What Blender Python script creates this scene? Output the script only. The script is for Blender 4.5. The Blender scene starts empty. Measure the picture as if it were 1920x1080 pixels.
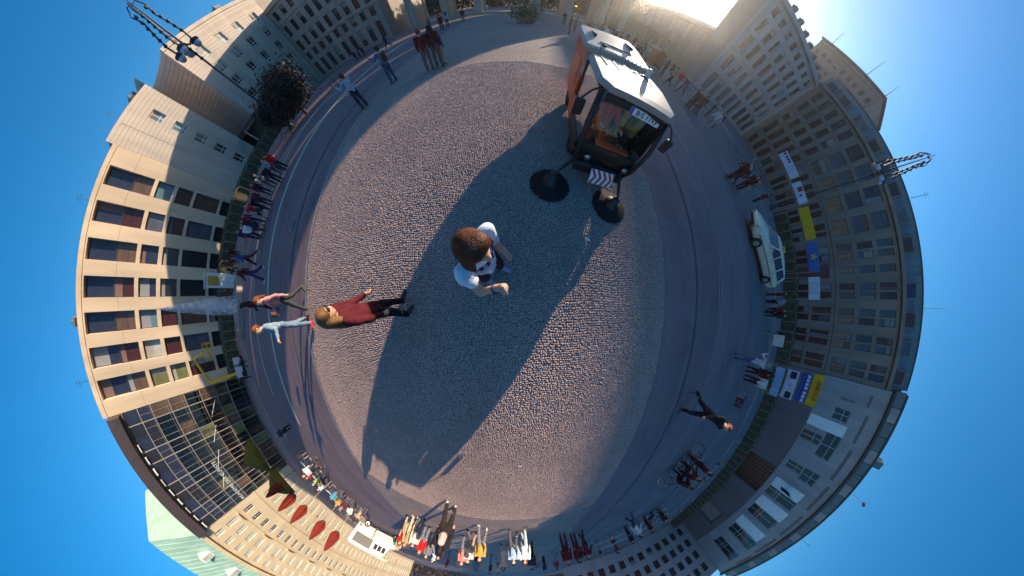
import bpy, bmesh, math, random
import numpy as np
from mathutils import Vector, Matrix
random.seed(7); rng = np.random.default_rng(7)
sc = bpy.context.scene
# ------------------------------------------------------------------ camera (360 lens on a stick, looking straight down: a stereographic little planet)
H = 2.4; SENS = 36.0; F2 = 545.0
_s = SENS/1920; _r = np.linspace(0, 1110*_s, 600); _A = np.stack([_r, _r**2, _r**3, _r**4], 1)
KP = np.linalg.lstsq(_A, 2*np.arctan(_r/(F2*_s)), rcond=None)[0]
cd = bpy.data.cameras.new('camera'); cam = bpy.data.objects.new('camera', cd); sc.collection.objects.link(cam)
cd.type = 'PANO'; cd.panorama_type = 'FISHEYE_LENS_POLYNOMIAL'; cd.fisheye_fov = math.radians(350)
cd.sensor_width = SENS; cd.sensor_fit = 'HORIZONTAL'; cd.sensor_height = SENS*9/16
cd.fisheye_polynomial_k0 = 0
for i in range(4): setattr(cd, 'fisheye_polynomial_k%d' % (i+1), -float(KP[i]))
cd.clip_start = 0.05; cd.clip_end = 3000
cam.location = (0, 0, H); cam.rotation_euler = (0.011, -0.0147, 0); sc.camera = cam
CR = np.array(cam.rotation_euler.to_matrix())
# ------------------------------------------------------------------ sky, sun, exposure
SUN_EL, SUN_DIR = math.radians(9.0), (0.5, 0.866)
w = bpy.data.worlds.new('World'); sc.world = w; w.use_nodes = True
nt = w.node_tree; bg = nt.nodes['Background']
sky = nt.nodes.new('ShaderNodeTexSky'); sky.sky_type = 'NISHITA'; sky.sun_disc = False
sky.sun_elevation = SUN_EL; sky.sun_rotation = math.atan2(SUN_DIR[0], SUN_DIR[1])
sky.altitude = 0; sky.air_density = 1.0; sky.dust_density = 0.6; sky.ozone_density = 3.0
hsv = nt.nodes.new('ShaderNodeHueSaturation'); hsv.inputs['Saturation'].default_value = 1.31; hsv.inputs['Hue'].default_value = 0.501
nt.links.new(sky.outputs[0], hsv.inputs['Color']); nt.links.new(hsv.outputs[0], bg.inputs[0]); bg.inputs[1].default_value = 0.15
sd = bpy.data.lights.new('sun', 'SUN'); sun = bpy.data.objects.new('sun', sd); sc.collection.objects.link(sun)
sd.energy = 5.0; sd.angle = math.radians(0.42); sd.color = (1.0, 0.83, 0.62)
_d = Vector((SUN_DIR[0]*math.cos(SUN_EL), SUN_DIR[1]*math.cos(SUN_EL), math.sin(SUN_EL)))
sun.rotation_euler = _d.to_track_quat('Z', 'Y').to_euler(); sun.location = (60, 104, 40)
sc.view_settings.view_transform = 'Standard'; sc.view_settings.look = 'None'; sc.view_settings.exposure = 1.04; sc.view_settings.gamma = 1
sc.cycles.max_bounces = 5; sc.cycles.use_denoising = True
# ------------------------------------------------------------------ surveying: the photograph's pixels give bearings and elevations from the camera
def pix(x, y):
    dx, dy = (x-960)*_s, (540-y)*_s; r = math.hypot(dx, dy)+1e-9
    t = sum(KP[i]*r**(i+1) for i in range(4))
    return CR @ np.array([math.sin(t)*dx/r, math.sin(t)*dy/r, -math.cos(t)])
def G(x, y, z=0.0):
    d = pix(x, y); k = (z-H)/d[2]; return float(d[0]*k), float(d[1]*k)
def AZ(x, y, dist):                         # bearing of a pixel, at a stated distance
    d = pix(x, y); h = math.hypot(d[0], d[1]); return float(d[0]/h*dist), float(d[1]/h*dist)
def ZAT(x, y, dist):
    d = pix(x, y); h = math.hypot(d[0], d[1]); return float(H+d[2]/h*dist)
# ------------------------------------------------------------------ materials
MATS = {}
def mat(name, col, rough=0.8, var=0.12, scale=3.0, bump=0.0, bscale=40.0, metal=0.0, spec=0.5, streak=False):
    if name in MATS: return MATS[name]
    m = bpy.data.materials.new(name); m.use_nodes = True; t = m.node_tree; p = t.nodes['Principled BSDF']
    p.inputs['Roughness'].default_value = rough; p.inputs['Metallic'].default_value = metal; p.inputs['Specular IOR Level'].default_value = spec
    tc = t.nodes.new('ShaderNodeTexCoord'); nz = t.nodes.new('ShaderNodeTexNoise'); nz.inputs['Scale'].default_value = scale; nz.inputs['Detail'].default_value = 5
    src = tc.outputs['Object']
    if streak:
        mp = t.nodes.new('ShaderNodeMapping'); mp.inputs['Scale'].default_value = (1, 1, 0.15); t.links.new(src, mp.inputs[0]); src = mp.outputs[0]
    t.links.new(src, nz.inputs['Vector'])
    mx = t.nodes.new('ShaderNodeMix'); mx.data_type = 'RGBA'
    mx.inputs[6].default_value = (*[max(0, c*(1-var)) for c in col], 1); mx.inputs[7].default_value = (*[min(1, c*(1+var)) for c in col], 1)
    rp = t.nodes.new('ShaderNodeMapRange'); rp.inputs[1].default_value = 0.3; rp.inputs[2].default_value = 0.7
    t.links.new(nz.outputs[0], rp.inputs[0]); t.links.new(rp.outputs[0], mx.inputs[0]); t.links.new(mx.outputs[2], p.inputs['Base Color'])
    if bump:
        n2 = t.nodes.new('ShaderNodeTexNoise'); n2.inputs['Scale'].default_value = bscale; n2.inputs['Detail'].default_value = 4; t.links.new(tc.outputs['Object'], n2.inputs['Vector'])
        b = t.nodes.new('ShaderNodeBump'); b.inputs['Strength'].default_value = bump; b.inputs['Distance'].default_value = 0.02
        t.links.new(n2.outputs[0], b.inputs['Height']); t.links.new(b.outputs[0], p.inputs['Normal'])
    MATS[name] = m; return m
def cloth(col, name=None): return mat(name or 'cloth_%02x%02x%02x' % tuple(int(c*255) for c in col), col, 0.9, 0.18, 14, 0.25, 60, spec=0.2)
def glass(name, col, rough=0.12, spec=0.3): return mat(name, col, rough, 0.25, 0.7, 0.02, 1.5, spec=spec)
def paint(name, col, rough=0.35, var=0.06): return mat(name, col, rough, var, 5)
def clear_glass(name, tint, f=0.8):
    m = bpy.data.materials.new(name); m.use_nodes = True; t = m.node_tree; t.nodes.remove(t.nodes['Principled BSDF'])
    g = t.nodes.new('ShaderNodeBsdfGlossy'); g.inputs['Roughness'].default_value = 0.03
    tr = t.nodes.new('ShaderNodeBsdfTransparent'); tr.inputs[0].default_value = (*tint, 1)
    fr = t.nodes.new('ShaderNodeFresnel'); fr.inputs[0].default_value = 1.5; mx = t.nodes.new('ShaderNodeMixShader')
    t.links.new(fr.outputs[0], mx.inputs[0]); t.links.new(tr.outputs[0], mx.inputs[1]); t.links.new(g.outputs[0], mx.inputs[2])
    t.links.new(mx.outputs[0], t.nodes['Material Output'].inputs[0]); MATS[name] = m; return m
# ------------------------------------------------------------------ mesh building
def link(o): sc.collection.objects.link(o); return o
class MB:
    def __init__(s): s.v = []; s.f = []
    def add(s, vs, fs):
        n = len(s.v); s.v += [tuple(map(float, v)) for v in vs]; s.f += [tuple(i+n for i in f) for f in fs]; return s
    def box(s, x0, x1, y0, y1, z0, z1, bev=0.0):
        if bev <= 0:
            return s.add([(x, y, z) for z in (z0, z1) for y in (y0, y1) for x in (x0, x1)], [(0, 2, 3, 1), (4, 5, 7, 6), (0, 1, 5, 4), (2, 6, 7, 3), (0, 4, 6, 2), (1, 3, 7, 5)])
        bm = bmesh.new(); bmesh.ops.create_cube(bm, size=1)
        bmesh.ops.scale(bm, vec=(x1-x0, y1-y0, z1-z0), verts=bm.verts); bmesh.ops.translate(bm, vec=((x0+x1)/2, (y0+y1)/2, (z0+z1)/2), verts=bm.verts)
        bmesh.ops.bevel(bm, geom=bm.edges[:], offset=bev, segments=2, affect='EDGES', profile=0.5)
        s.add([v.co for v in bm.verts], [[v.index for v in f.verts] for f in bm.faces]); bm.free(); return s
    def tube(s, pts, r, n=8, cap=True):
        pts = [Vector(p) for p in pts]; rs = r if isinstance(r, (list, tuple)) else [r]*len(pts); base = len(s.v); vs = []; u = None
        for i, p in enumerate(pts):
            d = (pts[min(i+1, len(pts)-1)]-pts[max(i-1, 0)]).normalized()
            if u is None: u = d.orthogonal().normalized()
            u = (u-d*u.dot(d)); u = u.normalized() if u.length > 1e-6 else d.orthogonal().normalized()
            w_ = d.cross(u)
            vs += [p+(u*math.cos(2*math.pi*k/n)+w_*math.sin(2*math.pi*k/n))*rs[i] for k in range(n)]
        fs = [(i*n+k, i*n+(k+1) % n, (i+1)*n+(k+1) % n, (i+1)*n+k) for i in range(len(pts)-1) for k in range(n)]
        if cap: fs += [tuple(range(n))[::-1], tuple((len(pts)-1)*n+k for k in range(n))]
        return s.add(vs, fs)
    def lathe(s, prof, n=16, c=(0, 0, 0), axis='z'):
        vs = []
        for r, z in prof:
            for k in range(n):
                a = 2*math.pi*k/n; q = (r*math.cos(a), r*math.sin(a), z)
                if axis == 'x': q = (q[2], q[0], q[1])
                if axis == 'y': q = (q[0], q[2], q[1])
                vs.append((q[0]+c[0], q[1]+c[1], q[2]+c[2]))
        fs = [(i*n+k, i*n+(k+1) % n, (i+1)*n+(k+1) % n, (i+1)*n+k) for i in range(len(prof)-1) for k in range(n)]
        fs += [tuple(range(n))[::-1], tuple((len(prof)-1)*n+k for k in range(n))]
        return s.add(vs, fs)
    def loft(s, secs, cap=True):
        n = len(secs[0]); vs = [p for q in secs for p in q]
        fs = [(i*n+k, i*n+(k+1) % n, (i+1)*n+(k+1) % n, (i+1)*n+k) for i in range(len(secs)-1) for k in range(n)]
        if cap: fs += [tuple(range(n))[::-1], tuple((len(secs)-1)*n+k for k in range(n))]
        return s.add(vs, fs)
    def quad(s, *p): return s.add(p, [tuple(range(len(p)))])
    def xf(s, m):
        s.v = [tuple(m @ Vector(v)) for v in s.v]; return s
    def mesh(s, name, m=None, smooth=False):
        me = bpy.data.meshes.new(name); me.from_pydata(s.v, [], s.f)
        if m: me.materials.append(m)
        if smooth: me.shade_smooth()
        me.update(); return me
    def build(s, name, m, parent=None, smooth=False):
        return obj(name, s.mesh(name, m, smooth), parent)
def obj(name, me, parent=None, loc=None, rz=None):
    o = bpy.data.objects.new(name, me); link(o)
    if parent: o.parent = parent
    if loc is not None: o.location = loc
    if rz is not None: o.rotation_euler = (0, 0, rz)
    return o
def np_mesh(name, V, F, m, smooth=False):
    me = bpy.data.meshes.new(name); V = np.asarray(V, np.float32); F = np.asarray(F, np.int32); k = F.shape[1]
    me.vertices.add(len(V)); me.vertices.foreach_set('co', V.ravel()); me.loops.add(F.size); me.loops.foreach_set('vertex_index', F.ravel())
    me.polygons.add(len(F)); me.polygons.foreach_set('loop_start', np.arange(0, F.size, k, dtype=np.int32)); me.polygons.foreach_set('loop_total', np.full(len(F), k, np.int32))
    if m: me.materials.append(m)
    me.update(calc_edges=True)
    if smooth: me.shade_smooth()
    return me
def tag(o, label=None, cat=None, group=None, kind=None):
    if label: o['label'] = label
    if cat: o['category'] = cat
    if group: o['group'] = group
    if kind: o['kind'] = kind
    return o
def thing(name, label, cat, loc=(0, 0, 0), rz=0, group=None):
    o = bpy.data.objects.new(name, None); link(o); o.location = loc; o.rotation_euler = (0, 0, rz); o.empty_display_size = 0.2
    return tag(o, label, cat, group)
def copy_tree(o, parent=None):
    c = o.copy(); link(c); c.parent = parent
    for ch in list(o.children): copy_tree(ch, c)
    return c
def text_mesh(body, size, m, name='lettering', bold=0.0, align='CENTER'):
    cu = bpy.data.curves.new('t', 'FONT'); cu.body = body; cu.size = size; cu.align_x = align; cu.align_y = 'CENTER'; cu.extrude = 0.002; cu.offset = bold
    to = bpy.data.objects.new('t', cu); link(to); dg = bpy.context.evaluated_depsgraph_get()
    me = bpy.data.meshes.new_from_object(to.evaluated_get(dg)); bpy.data.objects.remove(to); bpy.data.curves.remove(cu)
    me.name = name; me.materials.clear(); me.materials.append(m); return me
# ------------------------------------------------------------------ ground
def ground_mat(name, col, kind):
    m = bpy.data.materials.new(name); m.use_nodes = True; t = m.node_tree; p = t.nodes['Principled BSDF']; p.inputs['Roughness'].default_value = 0.75
    p.inputs['Specular IOR Level'].default_value = 0.3
    N = t.nodes.new; L = t.links.new; tc = N('ShaderNodeTexCoord'); co = tc.outputs['Object']
    big = N('ShaderNodeTexNoise'); big.inputs['Scale'].default_value = 0.35; big.inputs['Detail'].default_value = 6; L(co, big.inputs['Vector'])
    fine = N('ShaderNodeTexNoise'); fine.inputs['Scale'].default_value = 30; fine.inputs['Detail'].default_value = 4; L(co, fine.inputs['Vector'])
    mx = N('ShaderNodeMix'); mx.data_type = 'RGBA'; mx.inputs[6].default_value = (*[c*0.58 for c in col], 1); mx.inputs[7].default_value = (*[c*1.28 for c in col], 1)
    ad = N('ShaderNodeMath'); ad.operation = 'MULTIPLY_ADD'; ad.inputs[1].default_value = 0.45; L(fine.outputs[0], ad.inputs[0])
    sub = N('ShaderNodeMath'); sub.operation = 'MULTIPLY_ADD'; sub.inputs[1].default_value = 0.9; sub.inputs[2].default_value = -0.2; L(big.outputs[0], sub.inputs[0]); L(sub.outputs[0], ad.inputs[2])
    st = N('ShaderNodeMapping'); st.inputs['Scale'].default_value = (2.2, 0.07, 1); st.inputs['Rotation'].default_value = (0, 0, 0.03); L(co, st.inputs[0])
    sn = N('ShaderNodeTexNoise'); sn.inputs['Scale'].default_value = 1.0; sn.inputs['Detail'].default_value = 7; L(st.outputs[0], sn.inputs['Vector'])
    pa = N('ShaderNodeTexNoise'); pa.inputs['Scale'].default_value = 1.7; pa.inputs['Detail'].default_value = 8; pa.inputs['Roughness'].default_value = 0.7; L(co, pa.inputs['Vector'])
    a2 = N('ShaderNodeMath'); a2.operation = 'MULTIPLY_ADD'; a2.inputs[1].default_value = 0.9 if kind == 'plain' else 0.3; L(sn.outputs[0], a2.inputs[0]); L(ad.outputs[0], a2.inputs[2])
    a3 = N('ShaderNodeMath'); a3.operation = 'MULTIPLY_ADD'; a3.inputs[1].default_value = 0.7; L(pa.outputs[0], a3.inputs[0]); L(a2.outputs[0], a3.inputs[2])
    a4 = N('ShaderNodeMath'); a4.operation = 'ADD'; a4.inputs[1].default_value = -0.75 if kind == 'plain' else -0.45; L(a3.outputs[0], a4.inputs[0])
    L(a4.outputs[0], mx.inputs[0]); colour = mx.outputs[2]
    b = N('ShaderNodeBump'); b.inputs['Distance'].default_value = 0.02
    if kind == 'cobble':
        vo = N('ShaderNodeTexVoronoi'); vo.feature = 'DISTANCE_TO_EDGE'; vo.inputs['Scale'].default_value = 17; vo.inputs['Randomness'].default_value = 0.75; L(co, vo.inputs['Vector'])
        mr = N('ShaderNodeMapRange'); mr.inputs[1].default_value = 0.02; mr.inputs[2].default_value = 0.16; L(vo.outputs['Distance'], mr.inputs[0])
        vc = N('ShaderNodeTexVoronoi'); vc.inputs['Scale'].default_value = 17; vc.inputs['Randomness'].default_value = 0.75; L(co, vc.inputs['Vector'])
        m2 = N('ShaderNodeMix'); m2.data_type = 'RGBA'; m2.inputs[6].default_value = (0.16, 0.135, 0.125, 1); L(mr.outputs[0], m2.inputs[0])
        hs = N('ShaderNodeHueSaturation'); L(colour, hs.inputs['Color']); sp = N('ShaderNodeSeparateColor'); L(vc.outputs['Color'], sp.inputs[0])
        vr = N('ShaderNodeMapRange'); vr.inputs[3].default_value = 0.85; vr.inputs[4].default_value = 1.15; L(sp.outputs[0], vr.inputs[0]); L(vr.outputs[0], hs.inputs['Value'])
        L(hs.outputs[0], m2.inputs[7]); colour = m2.outputs[2]; L(mr.outputs[0], b.inputs['Height']); b.inputs['Strength'].default_value = 0.9
    elif kind == 'stone':
        rn = N('ShaderNodeNewGeometry'); hs = N('ShaderNodeHueSaturation'); L(colour, hs.inputs['Color'])
        vr = N('ShaderNodeMapRange'); vr.inputs[3].default_value = 0.88; vr.inputs[4].default_value = 1.10; L(rn.outputs['Random Per Island'], vr.inputs[0]); L(vr.outputs[0], hs.inputs['Value'])
        colour = hs.outputs[0]; L(fine.outputs[0], b.inputs['Height']); b.inputs['Strength'].default_value = 0.2
    else:
        L(fine.outputs[0], b.inputs['Height']); b.inputs['Strength'].default_value = 0.35
    L(colour, p.inputs['Base Color']); L(b.outputs[0], p.inputs['Normal']); MATS[name] = m; return m
PAVE = (0.30, 0.255, 0.235)
m_asph = ground_mat('plaza_asphalt', (0.215, 0.135, 0.135), 'plain'); m_cob = ground_mat('cobble_far', (0.52, 0.36, 0.30), 'cobble'); m_stone = ground_mat('cobble_stone', (0.46, 0.315, 0.265), 'stone')
m_joint = mat('sand_joint', (0.235, 0.16, 0.138), 0.95, 0.3, 8); m_granite = mat('granite_kerb', (0.34, 0.27, 0.23), 0.7, 0.2, 5, 0.2); m_slab = ground_mat('pavement_slab', (0.25, 0.16, 0.16), 'plain')
def sheet(name, x0, x1, y0, y1, z, m): return tag(MB().quad((x0, y0, z), (x1, y0, z), (x1, y1, z), (x0, y1, z)).build(name, m), kind='structure')
sheet('ground', -900, 900, -900, 900, -0.02, m_asph)
CX0, CX1 = -6.4, 3.6
sheet('cobbled_square', CX0, CX1, -75, 50, -0.0165, m_cob)
# small mosaic setts laid one by one where the lens is near enough to see them
def setts():
    pit = 0.046; R0 = 10.0; rows = []
    ys = np.arange(-R0, R0, pit)
    for j, y in enumerate(ys):
        x = CX0+0.03+(0.5*pit if j % 2 else 0)+rng.uniform(-.01, .01)
        xs = x+np.cumsum(rng.uniform(0.8, 1.2, int((CX1-CX0)/pit)+4)*pit)-pit
        rows.append(np.stack([xs, np.full_like(xs, y)], 1))
    C = np.concatenate(rows); C = C[(C[:, 0] < CX1-0.04) & (np.hypot(C[:, 0], C[:, 1]) < R0)]
    C += rng.normal(0, 0.006, C.shape); C[:, 1] += 0.02*np.sin(C[:, 0]*2.1)+0.012*np.sin(C[:, 0]*5.3+C[:, 1])
    n = len(C); k = 4; a = np.arange(k)/k*2*np.pi
    A = a[None]+0.785+rng.uniform(-.22, .22, (n, k))+rng.normal(0, .28, (n, 1)); r = rng.uniform(0.72, 1.05, (n, k))*pit*0.63*rng.uniform(.8, 1.12, (n, 1))
    h = rng.uniform(0.007, 0.0135, (n, 1)); tilt = rng.normal(0, 0.11, (n, 2))
    ox, oy = r*np.cos(A), r*np.sin(A)
    V = np.zeros((n, 2*k, 3), np.float32)
    V[:, :k, 0] = C[:, :1]+ox; V[:, :k, 1] = C[:, 1:]+oy; V[:, :k, 2] = -0.014
    V[:, k:, 0] = C[:, :1]+ox*0.76; V[:, k:, 1] = C[:, 1:]+oy*0.76; V[:, k:, 2] = -0.0125+h+(ox*tilt[:, :1]+oy*tilt[:, 1:])
    base = (np.arange(n)*2*k)[:, None, None]
    side = np.array([(i, (i+1) % k, k+(i+1) % k) for i in range(k)]+[(i, k+(i+1) % k, k+i) for i in range(k)]); top = np.array([(k, k+i, k+i+1) for i in range(1, k-1)])
    F = (base+np.concatenate([side, top])[None]).reshape(-1, 3)
    o = obj('cobblestones', np_mesh('cobblestones', V.reshape(-1, 3), F, m_stone)); tag(o, 'small grey brown mosaic cobblestones paving the middle of the square', 'cobblestones', kind='stuff')
    th = np.linspace(0, 2*np.pi, 65)[:-1]; px = np.clip(R0*np.cos(th), CX0+.01, CX1-.01)
    tag(MB().add([(px[i], R0*math.sin(th[i]), -0.0125) for i in range(64)], [tuple(range(64))]).build('sand_bed', m_joint), kind='structure')
setts()
# granite strips along the cobbles, pale strips across the carriageway, kerbs and pavements
def strip(name, x0, x1, y0, y1, z=0.004, m=None, n=1):
    o = sheet(name, x0, x1, y0, y1, z, m or m_granite); return o
strip('granite_strip', CX0-0.16, CX0, -75, 50)
m_pale = mat('pale_stone_band', (0.52, 0.44, 0.34), 0.7, 0.2, 3); m_groove = mat('dark_gutter', (0.15, 0.12, 0.125), 0.9, 0.3, 4)
strip('pale_stone_band', -12.65, -12.2, -8, 60, m=m_pale); strip('pale_stone_band', -17.9, -17.55, -8, 60, m=m_pale); strip('gutter', -8.3, -8.18, -60, 55, m=m_groove)
for x in (7.2, 7.5, 10.9, 14.4, 20.5): strip('paving_joint', x, x+0.05, -60, 34, m=mat('joint_pale', (0.36, 0.32, 0.3), 0.9))
for x in (5.3, 12.6, 17.3, 23.6): strip('gutter', x, x+0.07, -60, 34, m=m_groove)
def kerb(x0, x1, y0, y1):                                       # kerb stones one by one
    n = max(1, int((y1-y0)/1.6)); me = MB().box(x0, x1, 0, (y1-y0)/n-0.02, -0.05, 0.13, 0.012).mesh('kerb_stone', m_granite)
    p = thing('kerb', None, None, (0, 0, 0)); p['kind'] = 'structure'
    for i in range(n): obj('kerb_stone', me, p, (0, y0+i*(y1-y0)/n, 0))
kerb(-29.4, -29.0, -50, 52); kerb(27.0, 27.3, -60, 34)
tag(MB().box(-47.6, -29.42, -90, 52, -0.03, 0.11).build('pavement', m_slab), kind='structure')
tag(MB().box(27.32, 52.3, -80, 34.6, -0.03, 0.11).build('pavement', m_slab), kind='structure')
for x in (-33.2, -34.4): sheet('pavement_band', x, x+0.5, -60, 52, 0.114, m_pale if x < -34 else m_groove)

# covers, gullies and litter
def cover(label, xy, r):
    c = thing('manhole_cover', label, 'manhole cover', (*xy, 0.006)); MB().lathe([(r, 0), (r, .006), (r-.04, .007), (.01, .007)], 24).build('frame', m_granite, c); MB().lathe([(r-.06, .008), (r-.06, .012), (.01, .012)], 24).build('lid', m_groove, c)
    for k in range(-2, 3): MB().box(-r*.6, r*.6, k*r*.22-.012, k*r*.22+.012, .012, .018).build('rib', m_groove, c)
cover('round iron cover set in the ground near the bottom crowd', G(998, 987), .36); cover('round iron cover between the pale bands on the left', G(548, 420), .34)
for k, (x, y) in enumerate([(5.34, 6), (5.34, -11), (12.63, -4), (-8.24, 9)]):
    g = thing('gully_grate', 'iron gully grate in the %s gutter line' % ['inner right, gate side', 'inner right, avenue side', 'second right', 'left'][k], 'grate', (x, y, .006)); MB().box(-.2, .2, -.3, .3, 0, .008).build('frame', m_granite, g)
    for j in range(6): MB().box(-.15, .15, -.25+j*.09, -.2+j*.09, .009, .016).build('bar', m_groove, g)
for (x, y, nm) in [(971, 874, 'white scrap of paper lying on the cobbles below the big shadow'), (1096, 452, 'pale scrap of paper beside the sweeper brush'), (705, 806, 'small pale wrapper left of the big shadow')]:
    tag(MB().add([(0, 0, .022), (.09, .01, .03), (.08, .05, .021), (.01, .06, .034), (0, 0, .018), (.09, .01, .026), (.08, .05, .017), (.01, .06, .03)], [(0, 1, 2, 3), (7, 6, 5, 4), (0, 4, 5, 1), (1, 5, 6, 2), (2, 6, 7, 3), (3, 7, 4, 0)]).build('paper_scrap', mat('paper', (.7, .69, .66), .9)), nm, 'litter').location = (*G(x, y), 0)
# ------------------------------------------------------------------ buildings
def facade(parent, o, ud, n, U0, U1, V0, V1, feats, m, name='wall'):
    """a wall as a relief over a grid: feats are (u0,u1,v0,v1,depth); below -0.1 the cell is an opening"""
    us = sorted({round(x, 3) for f in feats for x in f[:2] if U0 < x < U1} | {U0, U1}); vs = sorted({round(x, 3) for f in feats for x in f[2:4] if V0 < x < V1} | {V0, V1})
    D = np.zeros((len(us)-1, len(vs)-1)); uc = np.array([(a+b)/2 for a, b in zip(us, us[1:])]); vc = np.array([(a+b)/2 for a, b in zip(vs, vs[1:])])
    for f in feats: D[np.ix_((uc > f[0]) & (uc < f[1]), (vc > f[2]) & (vc < f[3]))] = f[4]
    o, ud, n = Vector(o), Vector(ud), Vector(n); mb = MB(); P = lambda u, v, d: o+ud*u+Vector((0, 0, v))+n*d
    for i in range(len(us)-1):
        for j in range(len(vs)-1):
            d = D[i, j]
            if d > -0.1: mb.quad(P(us[i], vs[j], d), P(us[i+1], vs[j], d), P(us[i+1], vs[j+1], d), P(us[i], vs[j+1], d))
            e = D[i+1, j] if i+1 < len(us)-1 else -0.3
            if e != d: mb.quad(P(us[i+1], vs[j], d), P(us[i+1], vs[j+1], d), P(us[i+1], vs[j+1], e), P(us[i+1], vs[j], e))
            if i == 0: mb.quad(P(us[0], vs[j], d), P(us[0], vs[j+1], d), P(us[0], vs[j+1], -0.3), P(us[0], vs[j], -0.3))
            e = D[i, j+1] if j+1 < len(vs)-1 else -0.3
            if e != d: mb.quad(P(us[i], vs[j+1], d), P(us[i+1], vs[j+1], d), P(us[i+1], vs[j+1], e), P(us[i], vs[j+1], e))
    return mb.build(name, m, parent)
WC = {}; BL = {}; BR = random.Random(11); BLM = [cloth((.30, .27, .24), 'blind_beige'), cloth((.22, .22, .24), 'blind_grey'), cloth((.16, .10, .09), 'curtain_brown')]
def window(parent, o, ud, n, u0, u1, v0, v1, dep, fm, pm, nv=1, nh=1, fw=0.07, name='window', mull=None):
    """frame with glazing bars; the pane is its sub-part"""
    w_, h = round(u1-u0, 2), round(v1-v0, 2); key = (w_, h, nv, nh, fm.name, fw, tuple(mull or ()))
    if key not in WC:
        b = MB(); x, z = w_/2, h/2
        b.box(-x, -x+fw, 0, 0.09, -z, z).box(x-fw, x, 0, 0.09, -z, z).box(-x+fw, x-fw, 0, 0.088, -z, -z+fw).box(-x+fw, x-fw, 0, 0.088, z-fw, z)
        for i in range(1, nv): c = -x+w_*i/nv; b.box(c-fw*.4, c+fw*.4, 0.01, 0.08, -z+fw, z-fw)
        for i in range(1, nh): c = -z+h*i/nh; b.box(-x+fw, x-fw, 0.012, 0.076, c-fw*.35, c+fw*.35)
        for c in (mull or ()): b.box(-x+fw, x-fw, 0.012, 0.082, -z+h*c-fw*.4, -z+h*c+fw*.4)
        pn = MB().box(-x+fw*.5, x-fw*.5, 0.02, 0.045, -z+fw*.5, z-fw*.5)
        WC[key] = (b.mesh('window', fm), pn)
        WC[key] = (WC[key][0], {}, pn)
    me, pd, pn = WC[key]
    if pm.name not in pd: pd[pm.name] = pn.mesh('pane', pm)
    c = Vector(o)+Vector(ud)*((u0+u1)/2)+Vector((0, 0, (v0+v1)/2))+Vector(n)*dep
    wo = obj(name, me, parent, c-parent.location if parent else c, math.atan2(n[1], n[0])-math.pi/2)
    obj('pane', pd[pm.name], wo)
    if h > 1.4 and w_ < 3 and name == 'window' and BR.random() < 0.34:            # a blind or curtain part-way down
        q = BR.choice([0.25, 0.4, 0.6, 1.0]); k2 = (w_, h, q)
        if k2 not in BL: BL[k2] = {}
        bm_ = BR.choice(BLM)
        if bm_.name not in BL[k2]: BL[k2][bm_.name] = MB().box(-w_/2+fw, w_/2-fw if q < 1 else -w_/2+w_*0.36, 0.046, 0.056, h/2-fw-(h-2*fw)*q, h/2-fw).mesh('blind', bm_)
        obj('blind', BL[k2][bm_.name], wo)
    return wo
g_blue = glass('glass_blue', (0.022, 0.026, 0.05)); g_red = glass('glass_russet', (0.05, 0.014, 0.013), 0.25); g_grey = glass('glass_grey', (0.07, 0.075, 0.10)); g_dark = glass('glass_dark', (0.02, 0.018, 0.022))
g_teal = glass('glass_teal', (0.09, 0.15, 0.18)); g_olive = glass('glass_olive', (0.12, 0.12, 0.05)); g_brown = glass('glass_brown', (0.10, 0.06, 0.04)); g_pale = glass('glass_pale', (0.34, 0.34, 0.30), 0.15); g_warm = glass('glass_warm', (0.28, 0.14, 0.07), 0.2)
f_white = paint('frame_white', (0.62, 0.62, 0.60)); f_dark = paint('frame_dark', (0.03, 0.028, 0.03)); f_stone = paint('frame_stone', (0.30, 0.25, 0.21)); f_red = paint('frame_russet', (0.09, 0.022, 0.02), 0.5)
m_dz = mat('sandstone_buff', (0.50, 0.38, 0.265), 0.85, 0.17, 0.5, 0.1, 8, streak=True); m_emb = mat('embassy_stone', (0.45, 0.37, 0.31), 0.85, 0.16, 0.6, 0.1, 8, streak=True); m_som = mat('sommer_stone', (0.33, 0.27, 0.235), 0.85, 0.18, 0.6, 0.1, 8, streak=True)
m_lieb = mat('pale_limestone', (0.36, 0.33, 0.325), 0.85, 0.14, 0.6, 0.1, 8, streak=True); m_pal = mat('ochre_stone', (0.225, 0.165, 0.135), 0.85, 0.18, 0.6, 0.1, 8, streak=True); m_fr = mat('embassy_grey', (0.33, 0.30, 0.31), 0.85, 0.14, 0.5, 0.08, 8, streak=True)
m_base = mat('base_brown_grey', (0.17, 0.125, 0.125), 0.85, 0.12, 0.6, 0.1, 8, streak=True); m_adl = mat('adlon_cream', (0.52, 0.41, 0.265), 0.85, 0.14, 0.5, 0.06, 8, streak=True); m_cop = mat('copper_green', (0.27, 0.42, 0.34), 0.6, 0.15, 0.5, streak=True)
m_slate = mat('slate_roof', (0.12, 0.14, 0.15), 0.6, 0.2, 1.5); m_roofd = mat('dark_roof', (0.05, 0.032, 0.032), 0.6, 0.2, 1); m_block = mat('rear_masonry', (0.30, 0.25, 0.21), 0.9, 0.1, 0.5); m_gate = mat('gate_sandstone', (0.36, 0.29, 0.22), 0.9, 0.15, 0.7, 0.2, 6, streak=True)
def rear(parent, x0, x1, y0, y1, z1, m=None, name='rear_block'): 
    b = MB().box(x0, x1, y0, y1, 0, z1); b.v = [tuple(Vector(v)-parent.location) for v in b.v]; return b.build(name, m or m_block, parent)
Y_, X_ = (0, 1, 0), (1, 0, 0)
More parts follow.
